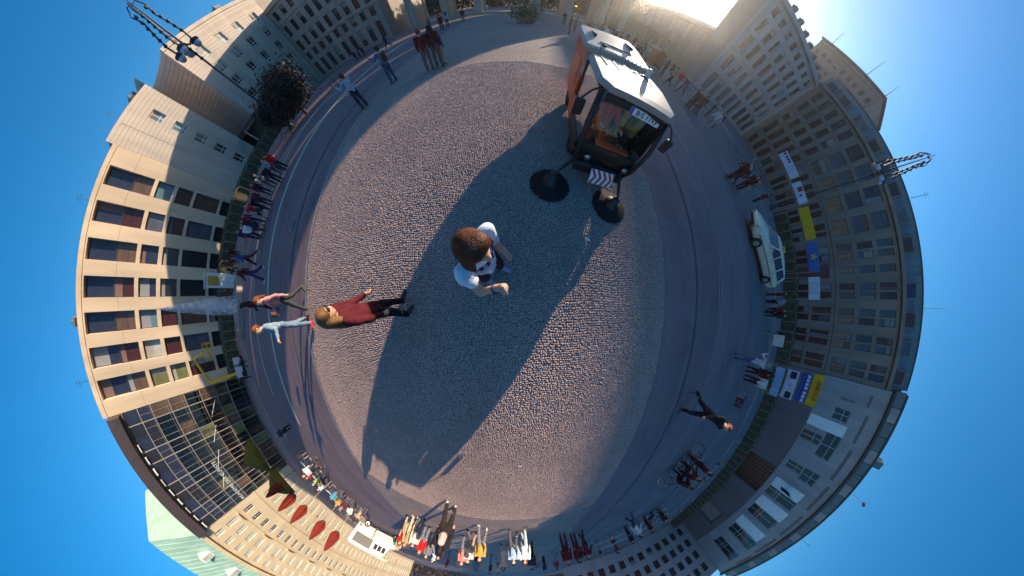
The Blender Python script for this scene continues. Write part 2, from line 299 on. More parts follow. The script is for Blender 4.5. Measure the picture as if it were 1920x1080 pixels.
# --- bank on the south side: deep square openings
XL = -48.0; T = (XL, 0, 0); E1, W1, N1 = (1, 0, 0), (-1, 0, 0), (0, -1, 0)
bank = thing('bank_building', 'sunlit buff sandstone block with seven columns of deep dark window openings', 'building', T)
bays = [13.2, 8.72, 4.3, -0.05, -4.2, -8.25, -12.15]; rows = [(0.6, 3.9), (4.35, 8.24), (8.73, 11.09), (11.65, 14.05), (14.58, 20.76)]
fe = []
for yb in bays:
    for (a, b) in rows: fe.append((yb-1.25, yb+1.25, a, b, -0.75))
prev = [17.0]+[b for b in bays]+[-15.5]
for i, yb in enumerate(bays+[-15.0]):
    hi = 17.0 if i == 0 else bays[i-1]-1.25; lo = yb+1.25 if i < 7 else -15.5
    zj = 17.6-0.25*i
    fe.append((min(lo, hi), max(lo, hi), zj, zj+0.05, -0.05)); fe.append((min(lo, hi), max(lo, hi), 7.4, 7.44, -0.04))
fe += [(-15.5, 17.0, 21.0, 21.6, 0.06), (-15.5, 17.0, 20.95, 21.0, -0.05)]
facade(bank, (0, 0, 0), Y_, E1, -15.5, 17.0, 0, 21.6, fe, m_dz); rear(bank, XL-22, XL-0.9, -15.4, 16.9, 21.3)
for i, yb in enumerate(bays):
    window(bank, T, Y_, E1, yb-1.25, yb+1.25, 17.35, 20.76, -0.75, f_dark, g_blue, 1, 1, 0.08)
    window(bank, T, Y_, E1, yb-1.25, yb+1.25, 14.62, 17.25, -0.6, f_dark, g_red if i % 2 else g_brown, 1, 1, 0.08, mull=[0.42])
    MB().box(-0.55, -0.47, yb-1.25, yb+1.25, 17.25, 17.36).build('railing', f_dark, bank)
    window(bank, T, Y_, E1, yb-1.25, yb+1.25, 11.65, 14.05, -0.55, f_dark, [g_teal, g_grey, g_blue, g_blue, g_teal, g_pale, g_olive][i], 1, 1, 0.07)
    window(bank, T, Y_, E1, yb-1.25, yb+1.25, 8.73, 11.09, -0.55, f_dark, [g_red, g_red, g_dark, g_dark, g_red, g_red, g_olive][i], 1, 1, 0.07)
    window(bank, T, Y_, E1, yb-1.25, yb+1.25, 4.35, 8.24, -0.55, f_dark, [g_brown, g_grey, g_dark, g_dark, g_brown, g_grey, g_red][i], 2 if i == 1 else 1, 1, 0.07)
    window(bank, T, Y_, E1, yb-1.25, yb+1.25, 0.6, 3.9, -0.55, f_dark, g_dark, 2, 1, 0.07)
# --- embassy with horizontal stone courses and a drum-shaped recess
emb = thing('embassy_building', 'banded pale stone embassy with round recessed corner and white framed windows', 'building', T)
cours = lambda u0, u1, z1: [(u0, u1, z, z+0.05, -0.045) for z in np.arange(0.9, z1, 0.62)]
fa = cours(17.03, 26.3, 22)+[(22.2, 23.7, z-1.0, z+1.0, -0.3) for z in (18.5, 14.9, 11.33, 7.76, 4.2)]+[(19.9, 19.98, 0, 22, -0.05)]
facade(emb, (0, 0, 0), Y_, E1, 17.03, 26.3, 0, 22.6, fa, m_emb)
fb = cours(32, 53, 24)
for y in (36.4, 40.9, 45.25, 50.0):
    for z in (20.1, 16.4, 12.75, 9.0, 5.2): fb.append((y-0.85, y+0.85, z-1.0, z+1.0, -0.3))
fb += [(32, 53, 22.2, 22.35, -0.06), (32, 53, 23.9, 24.6, 0.12)]
facade(emb, (0, 0, 0), Y_, E1, 32, 53, 0, 24.6, fb, m_emb)
rear(emb, XL-20, XL-0.4, 17.1, 26.2, 22.4); rear(emb, XL-20, XL-0.4, 32.1, 60, 24.4); rear(emb, XL-20, XL-8.2, 26.1, 32.2, 24)
drum = MB(); nseg = 18
for k in range(nseg):                                           # concave drum of stone courses
    a0, a1 = math.pi*k/nseg, math.pi*(k+1)/nseg; p = lambda a: (-7.9*math.sin(a), 29.15+2.85*math.cos(a))
    (xa, ya), (xb, yb) = p(a0), p(a1)
    drum.quad((xa, ya, 0), (xb, yb, 0), (xb, yb, 24.3), (xa, ya, 24.3))
drum.build('drum_wall', m_emb, emb)
for z in np.arange(6.5, 23.5, 0.8): MB().tube([(-7.8*math.sin(math.pi*k/12), 29.15+2.8*math.cos(math.pi*k/12), z) for k in range(13)], 0.035, 4).build('stone_course', m_emb, emb)
can = MB().box(-6, 2.4, 26.4, 31.9, 5.6, 6.2, 0.04).build('entrance_canopy', f_red, emb)
for x in (-1.2, 0.4, 2.0): MB().box(x, x+0.14, 26.6, 31.7, 5.3, 5.59).build('beam', f_stone, can)
for y in (26.8, 31.5): MB().tube([(2.1, y, 0.1), (2.1, y, 5.6)], 0.14, 10).build('column', m_emb, can)
MB().box(-5.9, -5.7, 27, 31.3, 0.1, 5.5).build('door', g_red, emb)
for z in (18.5, 14.9, 11.33, 7.76, 4.2): window(emb, T, Y_, E1, 22.2, 23.7, z-1.0, z+1.0, -0.28, f_white, g_teal if z > 14 else g_dark, 2, 1, 0.11, mull=[0.3])
for y in (36.4, 40.9, 45.25, 50.0):
    for z in (20.1, 16.4, 12.75, 9.0, 5.2): window(emb, T, Y_, E1, y-0.85, y+0.85, z-1.0, z+1.0, -0.28, f_white, g_pale if (z > 19 and y < 46) else g_red if z < 17 else g_dark, 2, 1, 0.11, mull=[0.3])
# --- glass academy
m_aki = mat('academy_wall', (.60, .42, .25), .8, .3, .6); m_aks = mat('academy_slab', (.5, .42, .32), .8, .15, 1)
ak = thing('glass_academy', 'glazed dark grid facade under a projecting dark roof edge, interior showing', 'building', T)
ys = np.linspace(-37.6, -15.55, 12); zs = [0.3, 3.4, 5.6, 8.0, 10.4, 12.8, 15.4, 17.2, 19.3]
pal = [g_dark, g_brown, g_dark, g_brown, g_brown, g_dark, g_dark, g_dark, g_grey, g_brown, g_brown, g_olive, g_red, g_dark]
rr = random.Random(3); pmesh = {}; g_clear = clear_glass('academy_glass', (.82, .74, .64)); g_clear2 = clear_glass('academy_glass_smoky', (.5, .45, .42)); pal = [g_clear]*8+[g_clear2]*3+[g_dark, g_brown, g_brown, g_olive]
for i in range(11):
    MB().box(-0.05, 0.12, ys[i]-0.06, ys[i]+0.06, 0.1, 19.4).build('mullion', f_stone if i % 3 else f_dark, ak)
    for j in range(8):
        h = zs[j+1]-zs[j]; pm = rr.choice(pal) if j < 6 else rr.choice([g_blue, g_blue, g_dark, g_dark]); key = (round(h, 2), pm.name)
        if key not in pmesh: pmesh[key] = MB().box(-0.02, 0.02, 0.07, ys[1]-ys[0]-0.07, 0.06, h-0.06).mesh('pane', pm)
        obj('pane', pmesh[key], ak, (0.04+rr.uniform(-.015, .015), ys[i], zs[j]))
for z in zs: MB().box(-0.06, 0.15, -37.6, -15.55, z-0.05, z+0.05).build('transom', f_stone, ak)
MB().box(-6, 1.1, -37.65, -15.52, 19.4, 21.0, 0.05).build('roof_edge', m_roofd, ak); rear(ak, XL-20, XL-3.0, -37.6, -15.6, 19.3, m_aki)
for y in (-37.55, -15.75): MB().box(-3.0, -0.1, y, y+0.15, 0, 19.3).build('end_wall', m_aki, ak)
for z in (3.3, 7.9, 12.7, 17.1): MB().box(-2.95, -0.5, -37.3, -15.8, z, z+0.3).build('floor_slab', m_aks, ak)
for y in np.arange(-36, -16, 4.0): MB().tube([(-1.2, y, 0.1), (-1.2, y, 19.2)], 0.16, 8).build('inner_column', f_stone, ak)
for i, (y, z, w_, h_) in enumerate([(-19, 3.6, 2.2, 1.2), (-23, 3.6, 1.5, 2.2), (-30, 3.6, 3, 1.0), (-20, 8.2, 2.8, 2.0), (-27, 8.2, 1.8, 1.3), (-34, 8.2, 2.4, 2.6), (-22, 13, 2.0, 1.8), (-31, 13, 2.6, 1.2), (-25, 0.2, 3.0, 2.0), (-33, 0.2, 1.6, 1.4)]): MB().box(-2.7, -2.2, y, y+w_, z, z+h_, 0.03).build('exhibit_panel', [f_white, m_aks, g_olive, f_red][i % 4], ak)
for i in range(11): MB().box(0.1, 0.13, ys[i]+1.0, ys[i]+1.03, 0.3, 17.2).build('glazing_bar', f_stone, ak)
for z in np.arange(1.2, 17, 0.8): MB().box(0.09, 0.12, -37.5, -15.6, z, z+0.03).build('glazing_bar', f_dark if int(z*10) % 3 else f_stone, ak)
for i in range(9): MB().box(0.3, 0.5, ys[i]+0.3, ys[i]+1.5, 18.9+0.05*(i % 3), 19.15, 0.03).build('ceiling_lamp', f_white, ak)
for i in range(4):                                             # white stair flights seen behind the glass
    MB().tube([(0.16, -18-i*4.2, 6.1+i*1.6), (0.16, -20.6-i*4.2, 7.7+i*1.6)], 0.06, 6).build('stair_rail', f_white, ak)
lt = obj('lettering', text_mesh('AKADEMIE DER KÜNSTE', 0.9, f_white), ak, (0.25, -32.6, 11.2)); lt['kind'] = 'stuff'; lt.rotation_euler = (math.pi/2, 0, math.pi/2)
# --- hotel
ad = thing('hotel_building', 'bright cream hotel with green copper roof beyond the glass facade', 'building', T)
fd = []; wl = []
for k in range(34):
    y = -40.2-k*2.72
    for (a, b, kind) in ((1.0, 4.0, 0), (5.6, 7.8, 0), (10.9, 12.9, 1), (14.6, 16.8, 0), (17.8, 19.4, 0)):
        fd.append((y-0.55, y+0.55, a, b, -0.25)); wl.append((y, a, b, kind, k))
fd += [(-134, -37.7, 8.9, 9.3, 0.18), (-134, -37.7, 13.6, 13.85, 0.1), (-134, -37.7, 20.3, 21.0, 0.5)]+[(-134, -37.7, z, z+0.05, -0.04) for z in np.arange(0.8, 8.6, 0.7)]
facade(ad, (0, 0, 0), Y_, E1, -134, -37.7, 0, 21.0, fd, m_adl)
for (y, a, b, kind, k) in wl: window(ad, T, Y_, E1, y-0.55, y+0.55, a, b, -0.22, f_white, (g_dark if k % 4 else g_grey) if kind else g_pale, 2, 1, 0.06, mull=[0.7])
for k in range(0, 17, 3): MB().box(0.0, 0.7, -41.2-k*2.72, -39.2-k*2.72, 13.86, 14.0).build('balcony', m_adl, ad)
rf = MB().quad((0.1, -134, 21), (0.1, -37.7, 21), (-6, -37.7, 29.5), (-6, -134, 29.5)).quad((-6, -134, 29.5), (-6, -37.7, 29.5), (-20, -37.7, 30), (-20, -134, 30)).quad((0.1, -37.7, 21), (-20, -37.7, 21), (-20, -37.7, 30), (-6, -37.7, 29.5)).build('roof', m_cop, ad)
for k in range(6):
    b = MB().box(-3.4, -0.9, -44-k*7, -42.6-k*7, 22.5, 24.6).build('dormer', f_white, ad); MB().box(-0.9, -0.86, -43.8-k*7, -42.8-k*7, 22.7, 24.3).build('pane', g_pale, b)
for y in np.arange(-130, -38, 1.3): MB().tube([(0.05, y, 21.1), (-5.95, y, 29.5)], 0.05, 4).build('roof_seam', m_cop, ad)
rear(ad, XL-20, XL-0.4, -133.9, -37.8, 20.9)
# --- palace by the gate, south (faces the square)
som = thing('palace_building', 'shaded stone palace with rows of tall windows in the far corner left of the gate', 'building', (0, 53, 0))
fs_ = []; wl = []
for k in range(9):
    x = -46.4+k*2.45
    for (a, b) in ((0.8, 4.4), (5.6, 7.4), (8.4, 11.0), (12.4, 15.0), (16.6, 18.6)): fs_.append((x-0.62, x+0.62, a, b, -0.3)); wl.append((x, a, b))
fs_ += [(-47.9, -25, 7.7, 8.0, 0.2), (-47.9, -25, 15.7, 15.95, 0.15), (-47.9, -25, 19.3, 20.2, 0.45)]+[(-47.9, -25, z, z+0.05, -0.04) for z in np.arange(0.7, 7.5, 0.75)]
facade(som, (0, 0, 0), X_, N1, -47.9, -25, 0, 20.2, fs_, m_som); rear(som, -47.9, -25.1, 53.35, 66, 20)
for (x, a, b) in wl: window(som, (0, 53, 0), X_, N1, x-0.62, x+0.62, a, b, -0.28, f_red, g_red if b < 12 else g_dark, 2, 1, 0.07, mull=[0.66])
# --- gate, its low side colonnade and the pedimented gatehouse
gate = thing('triumphal_gate', 'sandstone triumphal gate with tall fluted columns against the sun', 'gate', (0, 56, 0))
def doric(h, r): return MB().lathe([(r*1.25, 0), (r*1.25, 0.3), (r*1.08, 0.45), (r, 0.6), (r*0.98, h*0.4), (r*0.82, h-0.8), (r*0.84, h-0.7), (r*1.15, h-0.3), (r*1.25, h-0.28), (r*1.25, h)], 20).mesh('column', m_gate, True)
dm = doric(13.5, 0.85)
for x in (-20.5, -13.5, -6.8, 4.8, 11.5, 18.5, 23.3):
    for y in (0.2, 8.2): obj('column', dm, gate, (x, y, 0.3))
    MB().box(x-0.45, x+0.45, 1.3, 7.2, 0, 13.8).build('pier_wall', m_gate, gate)
MB().box(-22, 24.4, -1.2, 9.6, 13.8, 16.2, 0.05).build('entablature', m_gate, gate); MB().box(-21.5, 23.9, -0.4, 8.8, 16.2, 20.0, 0.05).build('attic', m_gate, gate)
MB().box(-22.6, 24.4, -1.9, 10.2, -0.02, 0.3).build('plinth', m_gate, gate)
col = thing('side_colonnade', 'low columned wing joining the gate to the pedimented gatehouse', 'colonnade', (24.5, 57, 0))
cm = doric(4.4, 0.38)
for k in range(6): obj('column', cm, col, (0.8+k*2.35, 0.5, 0.05))
MB().box(0, 13.4, 0, 4, 4.45, 6.3, 0.04).build('entablature', m_gate, col); MB().box(0.02, 13.38, 2.6, 3.8, 0, 4.44).build('back_wall', m_gate, col)
gh = thing('gatehouse', 'small pedimented temple gatehouse beside the pale limestone block', 'gatehouse', (42.6, 50, 0))
facade(gh, (0, 0, 0), X_, N1, -4.2, 4.2, 0, 10.4, [(-0.9, 0.9, 0.2, 4.6, -0.3), (-3.3, -2.3, 2, 5, -0.3), (2.3, 3.3, 2, 5, -0.3)], m_gate)
MB().box(-0.9, 0.9, 0.2, 0.3, 0.2, 4.6).build('door', f_red, gh)
for x in (-3.3, 2.3): window(gh, (42.6, 50, 0), X_, N1, x, x+1, 2, 5, -0.25, f_stone, g_dark, 2, 2)
rear(gh, 38.5, 46.7, 50.35, 79, 10.3, m_gate); MB().box(-4.7, 4.7, -0.6, 29.4, 10.4, 11.0, 0.03).build('cornice', m_gate, gh)  # body and roof stretched far back, added to shade the square's right side
MB().add([(-4.7, -0.6, 11.0), (4.7, -0.6, 11.0), (0, -0.6, 12.85), (-4.7, 29.4, 11.0), (4.7, 29.4, 11.0), (0, 29.4, 12.85)], [(0, 1, 2), (3, 5, 4), (0, 2, 5, 3), (1, 4, 5, 2)]).build('pediment_roof', m_gate, gh)
for k in range(4): obj('column', doric(10.1, 0.46), gh, (-3.6+k*2.4, -1.0, 0.05))
MB().box(-4.6, 4.6, -1.55, -0.62, 10.16, 10.9).build('architrave', m_gate, gh)
# --- pale limestone block by the gate, north
YN = 35.0
lie = thing('limestone_house', 'pale limestone block with long slit windows and roof chimneys by the gatehouse', 'building', (0, YN, 0))
fl = []; wl = []
for k in range(8):
    x = 33.4+k*2.45
    for (a, b, w_) in ((0.8, 4.4, 0.75), (5.4, 8.2, 0.62), (9.5, 12.3, 0.62), (13.0, 15.3, 0.62), (16.2, 17.5, 0.6)): fl.append((x-w_, x+w_, a, b, -0.28)); wl.append((x, a, b, w_))
fl += [(31.4, 52.4, 8.75, 8.95, 0.18), (31.4, 52.4, 12.6, 12.7, 0.08), (31.4, 52.4, 18.2, 18.9, 0.5), (31.4, 52.4, 4.8, 4.95, 0.1)]
facade(lie, (0, 0, 0), X_, N1, 31.4, 52.4, 0, 18.9, fl, m_lieb); rear(lie, 31.45, 52.3, YN+0.35, YN+5.2, 18.7)
for (x, a, b, w_) in wl: window(lie, (0, YN, 0), X_, N1, x-w_, x+w_, a, b, -0.26, f_dark, g_dark if a > 9 else g_red if x > 42 else g_grey, 1, 2, 0.06)
for k in range(8): MB().box(33.2+k*2.6, 33.9+k*2.6, 0.4, 1.2, 18.72, 20.1, 0.03).build('chimney', m_base, lie)
MB().tube([(31.6, 0.1, 19.6), (52.2, 0.1, 19.6)], 0.03, 5).build('roof_rail', f_dark, lie)
# --- ochre palace on the north side with slate mansard
XR = 52.5; T2 = (XR, 0, 0)
pc = thing('ochre_palace', 'long shaded ochre stone palace with paired windows and slate mansard roof', 'building', T2)
fp = []; wl = []
def addp(y, w_, rows_, kind):
    for (a, b) in rows_: fp.append((y-w_/2, y+w_/2, a, b, -0.28)); wl.append((y, w_, a, b, kind))
R3 = [(9.6, 12.06), (12.9, 15.3), (15.95, 18.4)]
for c in (-12.5, -8.4, -4.45, -0.55, 5.6):
    for s in (-0.68, 0.68): addp(c+s, 1.08, R3, 'pair'); addp(c+s, 1.08, [(5.0, 8.3), (1.0, 4.4)], 'shop')
addp(2.7, 1.1, R3, 'pair')
for c in (9.6, 13.45, 17.1, 20.6): addp(c, 2.6, R3, 'wide'); addp(c-0.75, 1.1, [(5.2, 8.4), (1.0, 4.4)], 'shop'); addp(c+0.75, 1.1, [(5.2, 8.4), (1.0, 4.4)], 'shop')
for c in (24.0, 26.2, 28.4, 30.6, 32.8): addp(c, 1.25, R3, 'slit'); addp(c, 1.3, [(4.9, 8.5), (1.0, 4.2)], 'shop')
fp += [(-14.5, 34.9, 8.85, 8.98, -0.06), (-14.5, 34.9, 9.0, 9.2, 0.1), (-14.5, 34.9, 19.0, 19.55, 0.55), (-14.5, 34.9, 4.5, 4.7, 0.12), (-14.5, 34.9, 12.5, 12.55, -0.04), (-14.5, 34.9, 15.6, 15.65, -0.04), (22.3, 22.5, 0, 19, -0.08), (3.8, 3.9, 0, 19, -0.05)]
facade(pc, (0, 0, 0), Y_, W1, -14.5, 34.9, 0, 19.55, fp, m_pal); rear(pc, XR+0.35, XR+16, -14.4, 34.8, 19.4)
rr = random.Random(5)
for (y, w_, a, b, kind) in wl:
    if kind == 'shop': window(pc, T2, Y_, W1, y-w_/2, y+w_/2, a, b, -0.26, f_red, g_red, 1, 1, 0.07)
    elif kind == 'slit': window(pc, T2, Y_, W1, y-w_/2, y+w_/2, a, b, -0.26, f_red, rr.choice([g_red, g_red, g_brown]), 1, 2, 0.07)
    else: window(pc, T2, Y_, W1, y-w_/2, y+w_/2, a, b, -0.26, f_dark, rr.choice([g_grey, g_grey, g_blue, g_red] if a > 12 else [g_warm, g_red, g_brown]), 2 if kind == 'wide' else 1, 1, 0.08, mull=[0.3, 0.68])
mr = MB()
mr.quad((0.1, -14.5, 19.55), (0.1, 34.9, 19.55), (1.9, 34.9, 22.6), (1.9, -14.5, 22.6)).quad((1.9, -14.5, 22.6), (1.9, 34.9, 22.6), (15, 34.9, 23.4), (15, -14.5, 23.4)).quad((0.1, -14.5, 19.55), (1.9, -14.5, 22.6), (15, -14.5, 23.4), (15, -14.5, 19.55))
roof = mr.build('roof', m_slate, pc)
for k, y in enumerate([-12.5, -8.4, -4.45, -0.55, 5.6, 9.6, 13.45, 17.1, 20.6, 25.1, 29.5, 33]):
    d = MB().box(0.15, 1.8, y-1.15, y+1.15, 19.6, 21.3).build('dormer', m_slate if k % 2 else m_base, pc); MB().box(0.11, 0.149, y-0.95, y+0.95, 19.75, 21.05).build('pane', [g_red, g_grey, g_red, g_blue][k % 4], d)
MB().tube([(1.85, -14.5, 22.66), (1.85, 34.9, 22.66)], 0.09, 6).build('ridge_cap', f_dark, pc)
for y in np.arange(-13.8, 34.5, 1.1): MB().tube([(0.13, y, 19.6), (1.86, y, 22.55)], 0.025, 4).build('roof_seam', m_roofd, pc)
MB().box(-0.5, 0.02, 1.6, 3.6, 0.1, 8.0).build('portal', f_red, pc)
MB().tube([(2, -2.9, 22.6), (2, -2.9, 26.4)], [0.05, 0.02], 6).build('flagpole', f_white, pc)
# --- grey embassy on the north side
m_wp = mat('white_panel', (.74, .76, .78), .6, .06, 1)
fr = thing('grey_embassy', 'grey panelled embassy with dark base, cross mullioned windows and ledge roof', 'building', T2)
ff = []; wl = []
for (y0, y1, a, b) in ((-21.6, -19.4, 12.8, 15.5), (-29.2, -24.1, 13.3, 16.1), (-27.4, -25.3, 9.3, 13.2), (-35.3, -32.3, 13.5, 16.6), (-34.4, -32.5, 10.0, 13.4), (-42.7, -39.3, 10.2, 16.8), (-50.0, -46.6, 10.4, 16.9), (-59.0, -55.4, 11.0, 18.2), (-66.5, -62.4, 11.6, 18.3)):
    ff.append((y0, y1, a, b, -0.35)); wl.append((y0, y1, a, b))
for (y0, y1, a, b) in ((-24.1, -22.0, 9.3, 16.0), (-40.0, -37.4, 10.2, 16.7), (-46.4, -43.3, 10.4, 17.2), (-54.8, -51.6, 10.6, 17.6)): MB().box(-0.1, -0.01, y0, y1, a, b, 0.015).build('white_panel', m_wp, fr)
for (y0, y1, a, b) in ((-17.9, -17.5, 13.0, 15.4), (-17.9, -15.9, 17.3, 17.75), (-24.2, -19.2, 17.8, 18.3), (-31.9, -25.5, 18.1, 18.7), (-39.9, -33.3, 18.6, 19.2), (-48.8, -41.6, 19.0, 19.5), (-57.5, -50.3, 19.2, 19.7), (-65, -59, 19.5, 20.0)): MB().box(-0.02, 0.03, y0, y1, a, b).build('vent_slot', m_base, fr)
ff += [(-44.0, -35.8, 0.2, 9.4, -0.8)]+[(-72.4, -14.6, z, z+0.04, -0.03) for z in (9.75, 17.05)]
facade(fr, (0, 0, 0), Y_, W1, -72.4, -14.6, 9.2, 20.2, [f for f in ff if f[3] > 9.5], m_fr)
facade(fr, (0.04, 0, 0), Y_, W1, -72.4, -14.6, 0, 9.2, [(-44.0, -35.8, 0.2, 8.9, -0.8), (-62.6, -57, 0.2, 7.5, -0.5), (-22.4, -19.6, 4.4, 7.4, 0.08)]+[(y, y+0.04, 0, 9.2, -0.03) for y in (-26, -31.5, -48, -53)], m_base, 'base_wall')
for (y0, y1, a, b) in wl: window(fr, T2, Y_, W1, y0, y1, a, b, -0.32, f_white, g_dark, 2, 1, 0.09, mull=[0.3, 0.42] if b-a > 4 else [0.62])
p2 = MB().box(0.5, 0.6, -43.9, -35.9, 0.2, 8.9).build('entrance_glazing', g_red, fr)
for y in np.arange(-43.5, -36, 0.9): MB().box(0.38, 0.49, y, y+0.12, 0.2, 8.9).build('door_slat', f_red, fr)
MB().box(-0.5, 1, -72.4, -14.6, 20.25, 20.7).build('roof_ledge', m_roofd, fr)
for k, y in enumerate(np.arange(-69.5, -15.5, 2.4)): MB().box(0.02, 0.4, y, y+2.3, 20.72, 22.2, 0.02).build('parapet_panel', m_slate if k % 3 else m_fr, fr)
MB().box(-0.12, 1.2, -72.4, -14.6, 22.22, 22.5).build('coping', m_roofd, fr); rear(fr, XR+0.9, XR+16, -72.3, -14.7, 22)
MB().box(-0.08, 0.1, -28.5, -24.5, 0.1, 0.2).build('threshold', m_granite, fr)
# flag by the embassy windows
fg = thing('flag', 'dark flag hanging on a slanted staff from the grey embassy facade', 'flag', (XR-0.1, -38.6, 13.2))
MB().tube([(0, 0, 0), (-2.2, 0.4, 1.9)], 0.04, 6).build('staff', f_white, fg)
fl_ = MB(); npt = 8
for i in range(npt):
    for j in range(2): pass
fl_.loft([[(-0.6-0.2*i, 0.1+0.15*math.sin(i*1.1), 0.6+0.17*i), (-0.6-0.2*i, 0.13+0.15*math.sin(i*1.1), 0.6+0.17*i), (-0.75-0.12*i, 0.2+0.25*math.sin(i*1.1+1), -1.3+0.12*i), (-0.75-0.12*i, 0.17+0.25*math.sin(i*1.1+1), -1.3+0.12*i)] for i in range(npt)]).build('cloth', cloth((0.02, 0.02, 0.06)), fg)
# --- roof-top block rising behind the palace roofs
tw = thing('rooftop_block', 'brown tower block rising behind the palace roofs with thin masts', 'building', (80, 52, 0))
ft = [(-10.5+k*2.5, -9.2+k*2.5, z, z+1.5, -0.25) for k in range(9) for z in (24, 27, 30.2, 33.5)]+[(-11.5, 12, 36.6, 37.2, 0.3)]
facade(tw, (0, 0, 0), Y_, W1, -11.5, 12, 0, 37.6, ft, m_base)
for f in ft[:-1]: window(tw, (80, 52, 0), Y_, W1, f[0], f[1], f[2], f[3], -0.22, f_dark, g_red if f[2] < 30 else g_dark, 2, 1, 0.08)
rear(tw, 80.35, 96, 40.6, 64, 37.4, m_base); MB().box(-0.6, 14, -12, 12.4, 37.6, 38.0).build('roof_slab', m_roofd, tw)
for y, h in ((9, 5), (-4, 5.5), (-11, 4)): MB().tube([(0, y, 38), (-0.3, y+0.4, 38+h)], [0.12, 0.04], 6).build('mast', f_dark, tw)
# --- corner block closing the street at the far right bottom
cb = thing('corner_block', 'white grey block with square dark windows at the end of the grey embassy', 'building', (0, -72.5, 0))
fc = [(34+k*3.0, 35.7+k*3.0, z, z+2.2, -0.35) for k in range(-6, 6) for z in (3, 7, 11, 15)]
facade(cb, (0, 0, 0), X_, (0, 1, 0), 15, 53.4, 0, 19, fc, m_fr)
for f in fc: window(cb, (0, -72.5, 0), X_, (0, 1, 0), f[0], f[1], f[2], f[3], -0.3, f_red, g_red if f[2] < 8 else g_dark, 2, 1, 0.1)
rear(cb, 15.1, 53.3, -84, -72.85, 18.8, m_fr)

# aerials, vents and lift houses on the roofs
def roof_kit(name, label, cat, x, y, z, kind):
    k = thing(name, label, cat, (x, y, z)); 
    if kind == 'mast': MB().tube([(0, 0, 0), (.05, 0, 2.6)], [.05, .02], 6).build('pole', f_dark, k); MB().tube([(0, -.5, 2.0), (0, .5, 2.05)], .02, 5).build('crossbar', f_dark, k); MB().tube([(0, -.35, 2.4), (0, .35, 2.4)], .02, 5).build('crossbar', f_dark, k)
    else: MB().box(-.8, .8, -.6, .6, 0, 1.3, .04).build('housing', m_slate, k); MB().box(.81, .84, -.45, .45, .3, 1.0).build('louvre', f_dark, k); MB().lathe([(.25, 1.31), (.25, 1.6), (.3, 1.62), (.05, 1.75)], 12).build('cowl', p_metal, k)
p_metal = mat('zinc', (.3, .31, .32), .4, .15, 4, metal=.6)
for i, (x, y, z, kd, nm) in enumerate([(-49.5, 10, 21.3, 'mast', 'sandstone bank roof, gate end'), (-49.8, -4, 21.3, 'vent', 'sandstone bank roof, middle'), (-49.4, -11, 21.3, 'mast', 'sandstone bank roof, avenue end'), (-49.6, 21, 22.4, 'mast', 'embassy wing next to the bank'), (-49.8, 24.5, 22.4, 'vent', 'embassy wing beside the drum'), (-49.5, 38, 24.4, 'mast', 'far embassy wing, near the drum'), (-49.6, 46, 24.4, 'vent', 'far embassy wing, gate end'), (53.9, 12, 22.75, 'mast', 'ochre palace roof, middle'), (54.2, 26, 22.8, 'mast', 'ochre palace roof, gate end'), (53.6, -26, 22.5, 'vent', 'grey embassy roof, palace end'), (53.6, -47, 22.5, 'mast', 'grey embassy roof, avenue end')]):
    roof_kit('roof_aerial' if kd == 'mast' else 'roof_vent', ('thin aerial' if kd == 'mast' else 'zinc vent housing')+' on the '+nm, 'aerial' if kd == 'mast' else 'vent', x, y, z, kd)
